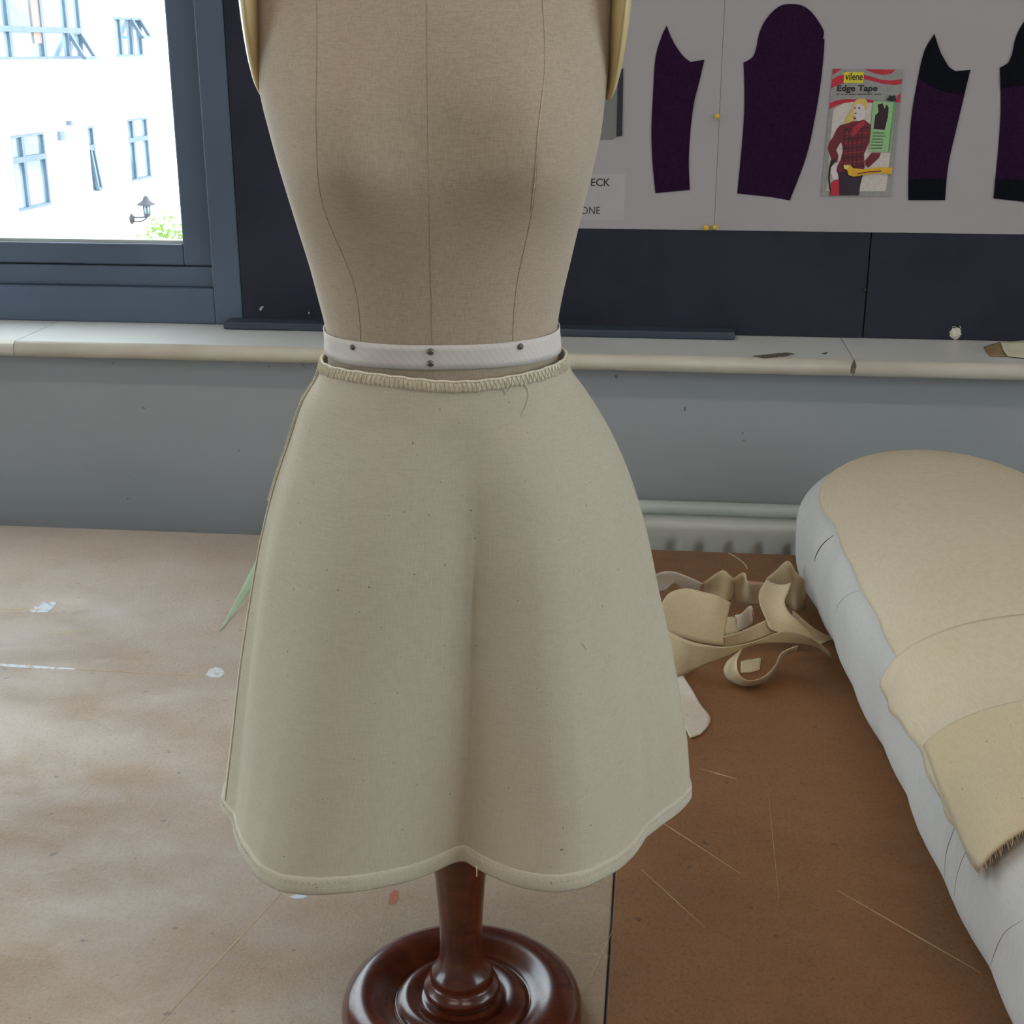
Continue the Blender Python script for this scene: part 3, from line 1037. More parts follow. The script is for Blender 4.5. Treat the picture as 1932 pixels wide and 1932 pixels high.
NQ, NS = 300, 90
V, F = [], []
for i in range(NS):
    t = i / (NS - 1)
    for k in range(NQ):
        q = 2 * PI * k / NQ
        z = waist_z(q) * (1 - t) + hem_z(q) * t
        V.append(skirt_pt(q, z))
for i in range(NS - 1):
    for k in range(NQ):
        F.append((i * NQ + k, (i + 1) * NQ + k, (i + 1) * NQ + (k + 1) % NQ, i * NQ + (k + 1) % NQ))
skirt = empty('skirt', L(hc_u, 0, HZ), 'cream calico flared skirt toile on the dress form', 'skirt')
V, F = thicken(V, F, .0005)
mesh('skirt_panel', V, F, 'calico', skirt, True)
# turned-up hem band, a fold proud of the panel
HB = .0088
V, F = [], []
for k in range(NQ):
    q = 2 * PI * k / NQ
    for j, (dz, of) in enumerate(((-.0006, .0004), (.0008, .0013), (.004, .0014), (.0078, .0013), (HB, .0007), (HB + .0003, .0002))):
        V.append(skirt_pt(q, hem_z(q) + dz, of))
for k in range(NQ):
    for j in range(5):
        F.append((k * 6 + j, ((k + 1) % NQ) * 6 + j, ((k + 1) % NQ) * 6 + j + 1, k * 6 + j + 1))
V, F = thicken(V, F, .0003)
mesh('hem_band', V, F, 'calico_hem', skirt, True)


def zigzag(n, zf, amp, off, r, q0=0, q1=2 * PI):
    P = []
    for i in range(n):
        q = q0 + (q1 - q0) * i / n
        P.append(skirt_pt(q, zf(q) + (amp if i % 2 else -amp), off))
    return tube(P, r, 4, closed=abs(q1 - q0 - 2 * PI) < 1e-6)
V, F = zigzag(560, lambda q: hem_z(q) + .0066, .0009, .0019, .00016)
mesh('hem_stitching', V, F, 'stitch', skirt, False, kind='stuff')
V, F = [], []
for k in range(NQ):
    q = 2 * PI * k / NQ
    for dz, of in ((.0002, .0006), (-.0014, .0011), (-.0040, .0011), (-.0054, .0006)):
        V.append(skirt_pt(q, waist_z(q) + dz, of))
for k in range(NQ):
    for j in range(3):
        F.append((k * 4 + j, ((k + 1) % NQ) * 4 + j, ((k + 1) % NQ) * 4 + j + 1, k * 4 + j + 1))
V, F = thicken(V, F, .0002)
mesh('waist_binding', V, F, 'stitch', skirt, True)
V, F = zigzag(300, lambda q: waist_z(q) - .0027, .0025, .0016, .00040)
mesh('waist_overlock', V, F, 'stitch', skirt, False, kind='stuff')
P = [skirt_pt(2 * PI * k / 200, waist_z(2 * PI * k / 200) - .0002, .0006) for k in range(200)]
V, F = tube(P, .0008, 6, closed=True)
mesh('waist_edge', V, F, 'stitch', skirt, True)
# overlocked side seam on the left, with its raised ridge and zigzag
QS = PI * 1.04
P = [skirt_pt(QS, WZ - .002 - (WZ - HZ - .002) * k / 60, .0008) for k in range(61)]
V, F = tube(P, .0005, 6)
mesh('side_seam', V, F, 'calico_hem', skirt, True)
P = [skirt_pt(QS + (.010 if k % 2 else -.004), WZ - .004 - .075 * k / 100, .0021) for k in range(101)]
V, F = tube(P, .00045, 4)
mesh('side_overlock', V, F, 'stitch', skirt, False, kind='stuff')
QS2 = -.06
P = [skirt_pt(QS2, WZ - .002 - (WZ - HZ - .002) * k / 60, .0004) for k in range(61)]
V, F = tube(P, .0006, 6)
mesh('side_seam', V, F, 'calico_hem', skirt, True)


def skirt_thread(name, pts, r=.00022):
    bvh = BVHTree.FromPolygons([x.co + ORG['skirt'] for x in bpy.data.objects['skirt_panel'].data.vertices], [tuple(p.vertices) for p in bpy.data.objects['skirt_panel'].data.polygons])
    P = []
    for p in crom([Vector((x, y, 0)) for x, y in pts], 26):
        h = bvh.ray_cast(CAMP, ray(p.x, p.y))[0]
        if h is not None:
            P.append(h - ray(p.x, p.y) * .0006)
    V, F = tube(P, r, 5)
    mesh(name, V, F, 'stitch', skirt, True)
skirt_thread('loose_thread', [(935, 714), (950, 728), (953, 742), (960, 740), (967, 722), (978, 712), (990, 724), (998, 745), (992, 770), (984, 785)])
skirt_thread('loose_thread', [(1098, 1214), (1104, 1219), (1107, 1226)], .0002)
P = [L(0, 0, 0)]
h0 = onZ(899, 1640, HZ)
V, F = tube([h0 + Vector((0, 0, .002)), h0 + Vector((.0003, -.001, -.001)), h0 + Vector((.0002, -.001, -.004))], .0004, 5)
mesh('loose_thread', V, F, 'stitch', skirt, True)

# ------------------------------------------------------------------ padded pressing board
pA, pB = onZ(1502, 1112, .012), onZ(1872, 1932, .012)
pdir = (pA - pB); pdir.z = 0
pdir.normalize()
pn = Vector((pdir.y, -pdir.x, 0))                # to the right
PHW, PHZ = .150, .078
P_END = YT - .012
s_end = (P_END - pB.y) / pdir.y
s_start = -.35


def pad_pt(s, q, off=0.0):
    """s metres along the left edge from pB, q angle around (0 = right, pi/2 = top, pi = left)"""
    e = s_end - s
    cap = .15
    if e < cap:
        k = math.sqrt(max(0.0, 1 - ((cap - e) / cap) ** 2.8))
    else:
        k = 1.0
    cq, sq = math.cos(q), math.sin(q)
    n = 2.25 if sq > 0 else 4.5
    hw = (PHW * (.16 + .84 * k) if e < cap else PHW)
    hz = PHZ * (.62 + .38 * min(1, (k ** .8)))
    hw = max(hw, .01)
    wr = .0012 * math.sin(s * 62 + 3 * math.sin(q * 2)) * (1 if sq < .75 else .2) + .0016 * math.sin(s * 23 + q * 3)
    x = (hw + off + wr) * math.copysign(abs(cq) ** (2 / n), cq)
    z = (hz + off) * math.copysign(abs(sq) ** (2 / n), sq)
    base = PHZ if e >= cap else PHZ * (1 - .10 * (1 - k))
    p = pB + pdir * s + pn * (PHW + x)
    p.z = max(.0006, base + z)
    return p


NSs, NQp = 130, 72
V, F = [], []
svals = [s_start + (s_end - .15 - s_start) * i / 90 for i in range(90)] + [s_end - .15 + .1499 * math.sin(PI / 2 * i / (NSs - 91)) for i in range(NSs - 90)]
for s in svals:
    for k in range(NQp):
        V.append(pad_pt(s, 2 * PI * k / NQp))
n_ = len(svals)
for i in range(n_ - 1):
    for k in range(NQp):
        F.append((i * NQp + k, i * NQp + (k + 1) % NQp, (i + 1) * NQp + (k + 1) % NQp, (i + 1) * NQp + k))
F.append(tuple(range(NQp - 1, -1, -1)))
F.append(tuple((n_ - 1) * NQp + k for k in range(NQp)))
pad = empty('pressing_board', pB + pdir * .5 + pn * PHW, 'long padded pressing board with rounded end and white cover on the table', 'pressing board')
pc_ = mesh('padded_cover', V, F, 'pad', pad, True)
pad_bvh = BVHTree.FromPolygons(V, F)


def pad_hit(x, y):
    h = pad_bvh.ray_cast(CAMP, ray(x, y))[0]
    if h is None:
        return None
    d = h - pB
    s = d.x * pdir.x + d.y * pdir.y
    x_ = d.x * pn.x + d.y * pn.y - PHW
    # angle by search
    best, bq = 9, PI / 2
    for i in range(400):
        q = PI * i / 399
        p = pad_pt(s, q)
        dd = (p - h).length
        if dd < best:
            best, bq = dd, q
    return s, bq


def pad_line(name, pts, mat, r, off=.0006):
    P = []
    for p in crom([Vector((x, y, 0)) for x, y in pts], 20):
        h = pad_bvh.ray_cast(CAMP, ray(p.x, p.y))[0]
        if h: P.append(h - ray(p.x, p.y) * off)
    if len(P) > 3:
        V, F = tube(P, [r * (.3 + .7 * math.sin(PI * (i + .5) / len(P))) for i in range(len(P))], 5)
        mesh(name, V, F, mat, pad, True)
pad_line('open_seam', [(1536, 1060), (1541, 1045), (1553, 1026), (1572, 1010)], 'crack', .0007)
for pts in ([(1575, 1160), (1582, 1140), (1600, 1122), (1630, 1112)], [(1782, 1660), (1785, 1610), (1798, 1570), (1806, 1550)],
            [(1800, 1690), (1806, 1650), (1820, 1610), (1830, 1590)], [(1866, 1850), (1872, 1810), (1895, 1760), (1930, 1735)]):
    pad_line('crease_shade_line', pts, 'pad_crease_shade', .00035, .0001)  # crease shade drawn as thin grey lines over the cover


def pad_cloth(name, left, qr, s_far_r, s_near_r, off, mat, label, nq=40, ns=40, th=.0012, ruffle=.0):
    hits = [pad_hit(x, y) if not isinstance(x, str) else y for x, y in left]
    hits = [h for h in hits if h]
    E = crom([Vector((s, q, 0)) for s, q in hits], ns)
    V = []
    for i in range(ns):
        t = i / (ns - 1)
        sl, ql = E[i].x, E[i].y
        sr = s_far_r + (s_near_r - s_far_r) * t
        for j in range(nq):
            k = j / (nq - 1)
            s = sl + (sr - sl) * k
            q = ql + (qr - ql) * k
            o = off + ruffle * (math.sin(i * .9 + j * .3) * .5 + .5) * (1 - k) ** 3
            V.append(pad_pt(min(s, s_end - .0005), q, o))
    F = [(i * nq + j, i * nq + j + 1, (i + 1) * nq + j + 1, (i + 1) * nq + j) for i in range(ns - 1) for j in range(nq - 1)]
    V, F = thicken(V, F, th)
    return mesh(name, V, F, mat, None, True, label=label, cat='cloth', group='cloths laid over the pressing board')


h1 = pad_hit(1527, 915)
c1 = pad_cloth('pressing_cloth', [('rim', (s_end - .012, 1.95)), (1522, 906), (1548, 936), (1578, 995), (1612, 1075), (1660, 1170), (1704, 1258), (1765, 1400), (1795, 1470)], .75, s_end - .02, .25, .0015, 'cloth',
               'large beige cloth covering the rounded end of the pressing board')
c2 = pad_cloth('pressing_cloth', [(1676, 1290), (1690, 1332), (1716, 1372), (1752, 1425), (1790, 1510), (1822, 1570), (1862, 1650)], .8, pad_hit(1900, 1212)[0] + .03, .12, .0045, 'cloth',
               'middle beige cloth with rough edge lying under the frayed cloth', ruffle=.003)
c3 = pad_cloth('pressing_cloth', [(1764, 1414), (1784, 1465), (1808, 1522), (1840, 1592), (1876, 1646)], .85, pad_hit(1925, 1380)[0] - .01, pad_hit(1925, 1622)[0] - .005, .0085, 'cloth_warm',
               'folded warm-beige cloth with frayed end, topmost on the pressing board')
# frayed threads along the near end of the top cloth
V, F = [], []
hA, hB = pad_hit(1876, 1646), (pad_hit(1925, 1622)[0] - .005, .85)
for i in range(150):
    k = i / 149
    s = hA[0] + (hB[0] - hA[0]) * k
    q = hA[1] + (hB[1] - hA[1]) * k
    p0 = pad_pt(s, q, .0095)
    p1 = p0 - pdir * random.uniform(.002, .007) + pn * random.uniform(-.002, .002) - Vector((0, 0, random.uniform(.001, .004)))
    v, f = tube([p0, p0.lerp(p1, .5) + Vector((0, 0, .0006)), p1], .00025, 3)
    b_ = len(V)
    V += v
    F += [tuple(b_ + a for a in g) for g in f]
mesh('frayed_end', V, F, 'fray', c3, False, kind='stuff')

# ------------------------------------------------------------------ calico offcuts on the table
def cp(cx, cy, z):
    return onZ(1180 + cx / 4.6, 1030 + cy / 4.6, z)


def scrap(label, A, B, mat='scrap', na=26, nb=9, sag=0.0, lines=None):
    sg = Vector((0, 0, sag)) if sag else None
    V, F = sheet([cp(*p) for p in A], [cp(*p) for p in B], na, nb, .0008, sg)
    V = [Vector((v.x, v.y, max(v.z, .0004))) for v in V]
    o = mesh('fabric_scrap', V, F, mat, None, True, label=label, cat='fabric scrap', group='calico offcuts heaped on the table')
    for a, b in lines or ():
        P = [x + Vector((0, -.0012, .0012)) for x in crom([cp(*a), cp(*[(a[i] + b[i]) / 2 for i in range(3)]), cp(*b)], 8)]
        v, f = tube(P, .0006, 5)
        mesh('chalk_line', v, f, 'chalk_red', o)
    return o


scrap('wide calico strip sweeping across the front of the offcut heap to a long point',
      [(300, 700, .046), (520, 815, .040), (700, 862, .037), (880, 880, .036), (1120, 835, .040), (1370, 745, .045), (1590, 790, .028), (1780, 930, .009)],
      [(400, 1180, .001), (560, 1110, .001), (660, 1050, .010), (880, 955, .024), (1150, 850, .036), (1450, 848, .024), (1650, 880, .012), (1790, 968, .001)], na=40)
scrap('calico strip curled into an open loop at the front of the offcut heap',
      [(1010, 890, .034), (965, 990, .030), (975, 1100, .023), (1040, 1165, .017), (1130, 1168, .016), (1230, 1120, .017), (1310, 1030, .022), (1360, 930, .033), (1495, 868, .040)],
      [(880, 1000, .014), (850, 1080, .006), (890, 1160, .001), (990, 1208, .0005), (1090, 1218, .0005), (1200, 1182, .001), (1300, 1075, .004), (1375, 960, .016), (1490, 912, .027)], na=44)
scrap('rippled pale calico piece at the back of the heap beside the skirt',
      [(230, 265, .040), (330, 228, .046), (430, 230, .046), (560, 280, .042), (670, 330, .038)],
      [(250, 390, .012), (340, 395, .018), (430, 330, .030), (520, 400, .016), (650, 420, .012)], 'scrap_pale')
scrap('broad smooth calico flap folded over the offcut heap beside the skirt',
      [(300, 520, .045), (380, 410, .058), (520, 368, .062), (680, 400, .060), (800, 430, .058), (915, 492, .050)],
      [(300, 740, .018), (430, 775, .016), (540, 808, .014), (640, 835, .013), (740, 850, .013), (850, 866, .012)], na=30, nb=14, sag=.006)
scrap('upright peaked calico piece in the middle of the heap',
      [(675, 325, .034), (760, 262, .042), (845, 212, .048), (900, 250, .044), (945, 300, .038)],
      [(700, 450, .010), (780, 470, .010), (850, 490, .010), (900, 490, .009), (960, 430, .013)])
scrap('narrow calico strip with red chalk edge standing behind the heap',
      [(940, 285, .040), (1030, 235, .046), (1060, 310, .040), (1180, 320, .040), (1230, 350, .038)],
      [(950, 480, .006), (1000, 500, .004), (1080, 510, .004), (1160, 515, .004), (1220, 540, .003)], lines=(((1070, 315, .040), (1170, 322, .040)),))
scrap('small white calico bit marked with red lines deep in the heap',
      [(950, 600, .020), (1010, 585, .024), (1085, 520, .032), (1110, 600, .026)],
      [(985, 735, .006), (1020, 730, .006), (1070, 705, .008), (1112, 685, .010)], 'scrap_pale', lines=(((955, 620, .021), (965, 680, .014)), ((1098, 560, .031), (1112, 660, .016))))
scrap('curled calico ribbon standing upright on the heap near the pressing board',
      [(1225, 288, .052), (1165, 390, .050), (1165, 490, .044), (1215, 620, .036), (1270, 720, .030), (1420, 760, .024)],
      [(1435, 318, .056), (1405, 410, .050), (1380, 490, .046), (1430, 585, .040), (1540, 690, .030), (1640, 800, .018)], na=30, nb=10, sag=-.004)
scrap('large pointed calico piece at the back of the heap beside the pressing board',
      [(1222, 290, .050), (1310, 215, .056), (1410, 130, .062), (1470, 215, .052), (1550, 300, .038), (1560, 400, .025)],
      [(1300, 480, .012), (1390, 500, .010), (1440, 540, .004), (1490, 560, .002), (1530, 552, .001), (1555, 535, .001)])
scrap('slim calico point lying toward the pressing board',
      [(1450, 560, .030), (1600, 690, .018), (1720, 760, .009), (1820, 800, .002)],
      [(1440, 670, .014), (1570, 770, .006), (1640, 835, .001), (1700, 850, .0008)])
scrap('thin folded calico band running through the middle of the heap',
      [(850, 790, .028), (1000, 745, .028), (1120, 690, .030), (1240, 630, .034)],
      [(860, 880, .014), (1010, 850, .014), (1150, 810, .016), (1310, 745, .022)])
scrap('torn white calico tail lying flat in front of the heap',
      [(415, 1160, .006), (430, 1300, .010), (470, 1450, .004), (560, 1672, .0006)],
      [(500, 1130, .006), (590, 1270, .012), (660, 1390, .006), (737, 1490, .0008), (718, 1565, .0008), (650, 1640, .0008)], 'scrap_pale', nb=10)
scrap('shaded calico bit lying flat inside the looped strip',
      [(1000, 1000, .0008), (1080, 985, .001), (1180, 970, .0008)], [(1000, 1100, .0008), (1090, 1095, .001), (1165, 1075, .0008)], na=8, nb=5)
scrap('tiny white calico corner tucked against the pressing board',
      [(1500, 310, .030), (1510, 250, .036), (1525, 205, .040)], [(1545, 300, .030), (1552, 275, .032), (1558, 250, .034)], 'scrap_pale', na=8, nb=4)
scrap('short calico strip with pinkish end lying under the middle of the heap',
      [(870, 620, .014), (940, 615, .014), (1000, 640, .012)], [(870, 780, .003), (940, 770, .003), (1000, 745, .004)], na=10, nb=5)
# one long thread on the table behind the heap
V, F = tube(crom([onZ(x, y, .0006) for x, y in ((1374, 1043), (1390, 1052), (1404, 1063), (1410, 1073))], 14), .0005, 5)
mesh('loose_thread', V, F, 'lint', None, True, label='single pale thread lying on the table behind the offcut heap', cat='thread')

# green paper strip poking out behind the skirt
g1 = [onZ(413, 1192, .0006), onZ(436, 1150, .006), onZ(462, 1098, .018), onZ(492, 1040, .034), onZ(520, 990, .05)]
g2 = [onZ(416, 1190, .0006), onZ(450, 1145, .004), onZ(478, 1108, .012), onZ(520, 1060, .022), onZ(560, 1010, .036)]
V, F = sheet(g1, g2, 20, 5, .0005)
mesh('paper_strip', V, F, 'green_paper', None, True, label='pale green pointed paper strip poking out from behind the skirt', cat='paper strip')

# ------------------------------------------------------------------ things on the sill
c = onZ(1800, 641, ZS)
V, F = [], []
bmx = bmesh.new()
bmesh.ops.create_icosphere(bmx, subdivisions=3, radius=.0085)
for v in bmx.verts:
    n = v.co.normalized()
    k = 1 + .16 * math.sin(n.x * 7 + n.z * 5) * math.cos(n.y * 6 + 1) + .08 * math.sin(n.z * 13 + n.x * 9)
    v.co = Vector((c.x + v.co.x * k * .95, c.y + v.co.y * k, ZS + .0088 + v.co.z * k * 1.0))
lint = bmobj('thread_ball', bmx, 'lint', None, True, label='small crumpled ball of white thread on the windowsill', cat='thread ball')
for i in range(7):
    q = i * .9
    p0 = Vector((c.x + .005 * math.cos(q), c.y + .005 * math.sin(q), ZS + .014))
    V, F = tube(crom([p0, p0 + Vector((.003 * math.cos(q + .5), 0, .004)), p0 + Vector((.005 * math.cos(q * 2), .002, .007 + .003 * math.sin(i)))], 8), .0004, 4)
    mesh('thread_end', V, F, 'lint', lint, True)
fp = empty('folded_paper', onZ(1900, 668, ZS), 'folded cream and kraft paper lying on the windowsill', 'paper')
V, F = sheet([onZ(1856, 655, ZS + .001), onZ(1862, 664, ZS + .0008), onZ(1868, 672, ZS + .0006)], [onZ(1888, 645, ZS + .012), onZ(1894, 662, ZS + .005), onZ(1902, 672, ZS + .0012)], 8, 6, .0006)
mesh('folded_flap', V, F, 'kraft', fp, True)
V, F = sheet([onZ(1888, 645, ZS + .013), onZ(1894, 662, ZS + .006), onZ(1902, 672, ZS + .002)], [onZ(2020, 636, ZS + .016), onZ(2030, 662, ZS + .008), onZ(2040, 684, ZS + .002)], 8, 8, .0006)
mesh('paper_sheet', V, F, 'cream_paper', fp, True)

# ------------------------------------------------------------------ wall display
ND = Vector((0, -1, 0))


def wall_poly(name, pts, mat, depth, th, parent=None, **kw):
    """flat shape hung depth metres proud of the pinboard"""
    P = [onY(x, y, YP - depth) for x, y in pts]
    V, F = prism(P, ND, th)
    return mesh(name, V, F, mat, parent, **kw)


def wpts(lst, sx_, sy_, k):
    return [(sx_ + a / k, sy_ + b / k) for a, b in lst]


def rounded(lst):
    """smooth a closed outline between its sharp corners"""
    n = len(lst)
    P = [Vector((a, b)) for a, b in lst]
    cor = [i for i in range(n) if (P[i] - P[i - 1]).angle(P[(i + 1) % n] - P[i]) > math.radians(38)]
    if len(cor) < 2:
        return lst
    out = []
    for a, b in zip(cor, cor[1:] + [cor[0] + n]):
        run = [P[i % n] for i in range(a, b + 1)]
        if len(run) < 3:
            out.append(tuple(run[0]))
            continue
        out += [(p.x, p.y) for p in crom([Vector((q.x, q.y, 0)) for q in run], 4 * len(run))[:-1]]
    return out


zp = onY(1400, 435, YP).z
xs0, xs1 = onY(1040, 435, YP).x, onY(1347, 435, YP).x
sh = []
for a, b, lab in ((xs0, xs1 - .00015, 'white display card behind the dress form with printed captions'), (xs1 + .00015, XR - .1, 'wide white display card carrying the dark sleeve shapes and packet')):
    sh.append(box('display_card', a, b, YP - .0016, YP - .0002, zp, zp + .52, 'poster', bev=.0004, label=lab, cat='display card', group='display cards on the pinboard'))
D0 = .0017
CR = 2.2676
P1 = [(403, 110), (430, 175), (470, 235), (505, 265), (565, 255), (540, 360), (520, 440), (505, 560), (498, 690), (502, 812), (355, 826), (343, 700), (338, 560), (345, 400), (355, 250), (380, 160)]
P2 = [(732, 268), (770, 245), (785, 210), (800, 140), (830, 80), (880, 30), (930, 17), (985, 25), (1030, 60), (1073, 128), (1072, 165), (1078, 180), (1065, 330), (1040, 490), (1000, 670), (930, 857), (845, 842), (705, 827), (725, 620), (735, 470), (735, 350)]
P3 = [(1548, 145), (1575, 225), (1610, 285), (1640, 305), (1702, 298), (1680, 390), (1640, 560), (1612, 680), (1600, 770), (1594, 856), (1437, 856), (1437, 770), (1440, 660), (1450, 500), (1475, 350), (1505, 220)]
P4 = [(a + 1096, b + 22) for a, b in P2]
gsl = 'sleeve pattern pieces on the display card'
wall_poly('sleeve_piece', wpts(rounded(P1), 1080, 0, CR), 'purple', D0, .0012, label='narrow plain dark purple under-sleeve shape on the white card', cat='fabric shape', group=gsl)
wall_poly('sleeve_piece', wpts(rounded(P2), 1080, 0, CR), 'purple', D0, .0012, label='wide plain dark purple top-sleeve shape with rounded head beside the packet', cat='fabric shape', group=gsl)
s3 = wall_poly('sleeve_piece', wpts(rounded(P3), 1080, 0, CR), 'purple', D0, .0012, label='narrow purple under-sleeve shape with black interfacing at top and hem', cat='fabric shape', group=gsl)
wall_poly('interfacing', wpts([(1548, 146), (1575, 226), (1610, 286), (1640, 306), (1701, 299), (1676, 400), (1600, 395), (1540, 370), (1481, 330), (1505, 221)], 1080, 0, CR), 'black_cloth', D0 + .0013, .0006, s3)
wall_poly('interfacing', wpts([(1438, 766), (1600, 764), (1594, 855), (1438, 855)], 1080, 0, CR), 'black_cloth', D0 + .0013, .0006, s3)
s4 = wall_poly('sleeve_piece', wpts(rounded(P4), 1080, 0, CR), 'purple', D0, .0012, label='wide purple top-sleeve shape with black interfaced head and hem', cat='fabric shape', group=gsl)
wall_poly('interfacing', wpts([(a + 1096, b + 22) for a, b in [(733, 270), (770, 246), (785, 211), (800, 141), (830, 81), (880, 31), (930, 18), (985, 26), (1030, 61), (1072, 129), (1068, 330), (960, 350), (840, 345), (735, 352)]], 1080, 0, CR), 'black_cloth', D0 + .0013, .0006, s4)
wall_poly('interfacing', wpts([(a + 1096, b + 22) for a, b in [(712, 745), (972, 745), (930, 855), (845, 841), (708, 822)]], 1080, 0, CR), 'black_cloth', D0 + .0013, .0006, s4)
# grey swatch with a charcoal edge
sw = empty('fabric_swatch', onY(1130, 262, YP - D0), 'grey hatched fabric swatch with charcoal edge beside the arm plate', 'fabric swatch')
wall_poly('swatch_cloth', [(1085, 135), (1168, 132), (1164, 257), (1155, 263), (1085, 264)], 'hatch', D0, .0008, sw)
wall_poly('swatch_edge', [(1166, 131), (1176, 129), (1174, 256), (1163, 258)], 'swatch_dark', D0 + .0009, .0006, sw)
# caption slip
cs = wall_poly('caption_slip', [(1050, 328), (1180, 329), (1177, 415), (1048, 414)], 'slip', D0, .0003, label='white caption slip with black capital letters', cat='paper label')


def wall_text(body, x0, y_base, x1, cap_px, depth, mat, parent, name='lettering', bold=0.0, fit=True):
    v, f = text_mesh(body, 1.0, bold)
    xs = [p.x for p in v]
    ys = [p.y for p in v]
    w_, x_min = max(xs) - min(xs), min(xs)
    cap = 0.69
    a, b = onY(x0, y_base, YP - depth), onY(x1, y_base, YP - depth)
    ux = (b - a)
    t_ = onY((x0 + x1) / 2, y_base - cap_px, YP - depth) - onY((x0 + x1) / 2, y_base, YP - depth)
    uz = Vector((0, 0, t_.z))
    W = [a + ux * ((p.x - x_min) / w_) + uz * (p.y / cap) for p in v]
    return mesh(name, W, f, mat, parent)
wall_text('ECK', 1115, 351, 1151, 14, D0 + .0004, 'ink', cs, bold=.012)
wall_text('ONE', 1096, 404, 1132, 14, D0 + .0004, 'ink', cs)

# drawing pins
for (x, y), lab in (((1353, 219), 'single yellow drawing pin halfway up the display card'), ((1332, 429), 'yellow drawing pin of the close pair at the card foot'), ((1349, 428), 'yellow drawing pin of the close pair at the card foot')):
    c = onY(x, y, YP - D0)
    V, F = lathe(Vector((0, 0, 0)), [(.0028, 0), (.0030, .0008), (.0022, .0016), (.0020, .0040), (.0033, .0052), (.0034, .0062), (.0026, .0072), (.0008, .0076)], 18)
    V = [Vector((c.x + v.x, c.y - v.z, c.z + v.y)) for v in V]
    mesh('drawing_pin', V, F, 'pin_yellow', None, True, label=lab, cat='drawing pin', group='yellow drawing pins')
# chipped paper flecks on the dark panel
for pts, lab in (([(489, 583), (493, 578), (498, 578), (495, 582), (492, 587)], 'curled white paper fleck stuck low on the navy pinboard'), ([(581, 590), (583, 588), (585, 591), (583, 593)], 'tiny white paper speck on the navy pinboard beside the waist')):
    wall_poly('paper_fleck', pts, 'slip', .0003, .0008, label=lab, cat='paper fleck')

# edge tape packet: printed card
pk = empty('edge_tape_packet', onY(1612, 370, YP - D0), 'grey and red printed packet with a red-jacketed figure on the display card', 'packet')
lay = [D0]


def pkp(name, pts, mat, th=.00012, parent=None):
    P = wpts(pts, 1530, 110, 6.9)
    o = wall_poly(name, P, mat, lay[0], th, parent or pk)
    lay[0] += .00013
    return o


pkp('packet_card', [(285, 135), (1200, 145), (1030, 1800), (125, 1795)], 'p_grey', .0012)
lay[0] = D0 + .00122
pkp('print_panel', [(295, 660), (430, 585), (560, 565), (810, 582), (1100, 590), (1060, 1000), (975, 1730), (200, 1730), (240, 1200)], 'p_white')
L0 = lay[0]
for pts in ([(285, 136), (400, 136), (340, 180), (280, 220)], [(275, 275), (360, 225), (430, 215), (430, 325), (340, 350), (262, 395)],
            [(700, 141), (1110, 148), (1040, 200), (930, 215), (820, 195), (750, 165)], [(690, 215), (780, 235), (900, 275), (1040, 290), (1188, 270), (1180, 330), (1100, 348), (960, 335), (830, 305), (690, 270)],
            [(245, 580), (350, 545), (480, 530), (590, 535), (560, 565), (430, 580), (320, 620), (238, 665)], [(730, 535), (815, 545), (815, 580), (730, 575)], [(1130, 480), (1172, 455), (1160, 570), (1100, 575)]):
    lay[0] = L0
    pkp('print_wave', pts, 'p_red')
logo = pkp('print_logo', [(432, 180), (690, 180), (678, 320), (425, 320)], 'p_yellow')


def pkt(body, x0, yb, x1, cap, mat, bold=0.0, parent=None):
    o = wall_text(body, 1530 + x0 / 6.9, 110 + yb / 6.9, 1530 + x1 / 6.9, cap / 6.9, lay[0] + .0001, mat, parent or pk, 'print_lettering', bold)
    return o
pkt('vilene', 445, 282, 672, 92, 'ink', .02, logo)
pkt('Edge Tape', 338, 425, 865, 75, 'ink', .028)
for a, b in ((332, 372), (385, 430), (440, 480), (492, 580), (600, 800), (826, 912)):
    lay[0] = L0
    pkp('print_small_line', [(a, 462), (b, 460), (b, 474), (a, 476)], 'p_line')
pkp('print_trousers', [(350, 1470), (700, 1455), (665, 1560), (640, 1660), (625, 1786), (370, 1786), (365, 1600)], 'p_trouser')
jk = pkp('print_jacket', [(380, 870), (460, 850), (540, 820), (620, 815), (700, 800), (780, 870), (772, 990), (760, 1090), (690, 1250), (700, 1400), (690, 1455), (330, 1490), (345, 1400), (390, 1310), (415, 1200), (408, 1140), (390, 1090), (330, 1190), (360, 1270), (340, 1360), (270, 1330), (215, 1170), (240, 1090), (290, 1020), (330, 930)], 'p_jacket')
pkp('print_sleeve', [(700, 1340), (790, 1230), (910, 1230), (890, 1290), (750, 1425), (712, 1400)], 'p_jacket', parent=None)
Lj = lay[0]
for k in range(9):
    y = 900 + k * 62
    lay[0] = Lj
    pkp('print_check', [(430 - (k > 5) * 30, y + 20), (560, y + 8), (690 + (k < 3) * 60, y - 4), (690 + (k < 3) * 60, y + 10), (560, y + 22), (430 - (k > 5) * 30, y + 34)], 'p_jacket_red' if k % 2 else 'p_jacket_dark', parent=jk)
for k in range(5):
    x = 440 + k * 56
    lay[0] = Lj + .00013
    pkp('print_check', [(x, 900), (x + 12, 900), (x - 8, 1180), (x - 4, 1440), (x - 16, 1440), (x - 20, 1180)], 'p_jacket_dark', parent=jk)
pkp('print_lapel', [(545, 900), (640, 830), (700, 805), (715, 850), (640, 920), (560, 1010), (530, 1020)], 'p_jacket_red', parent=jk)
pkp('print_hair', [(590, 540), (640, 522), (700, 522), (735, 560), (728, 640), (700, 680), (640, 650), (590, 640), (560, 690), (550, 820), (440, 856), (452, 790), (500, 720), (545, 620)], 'p_hair')
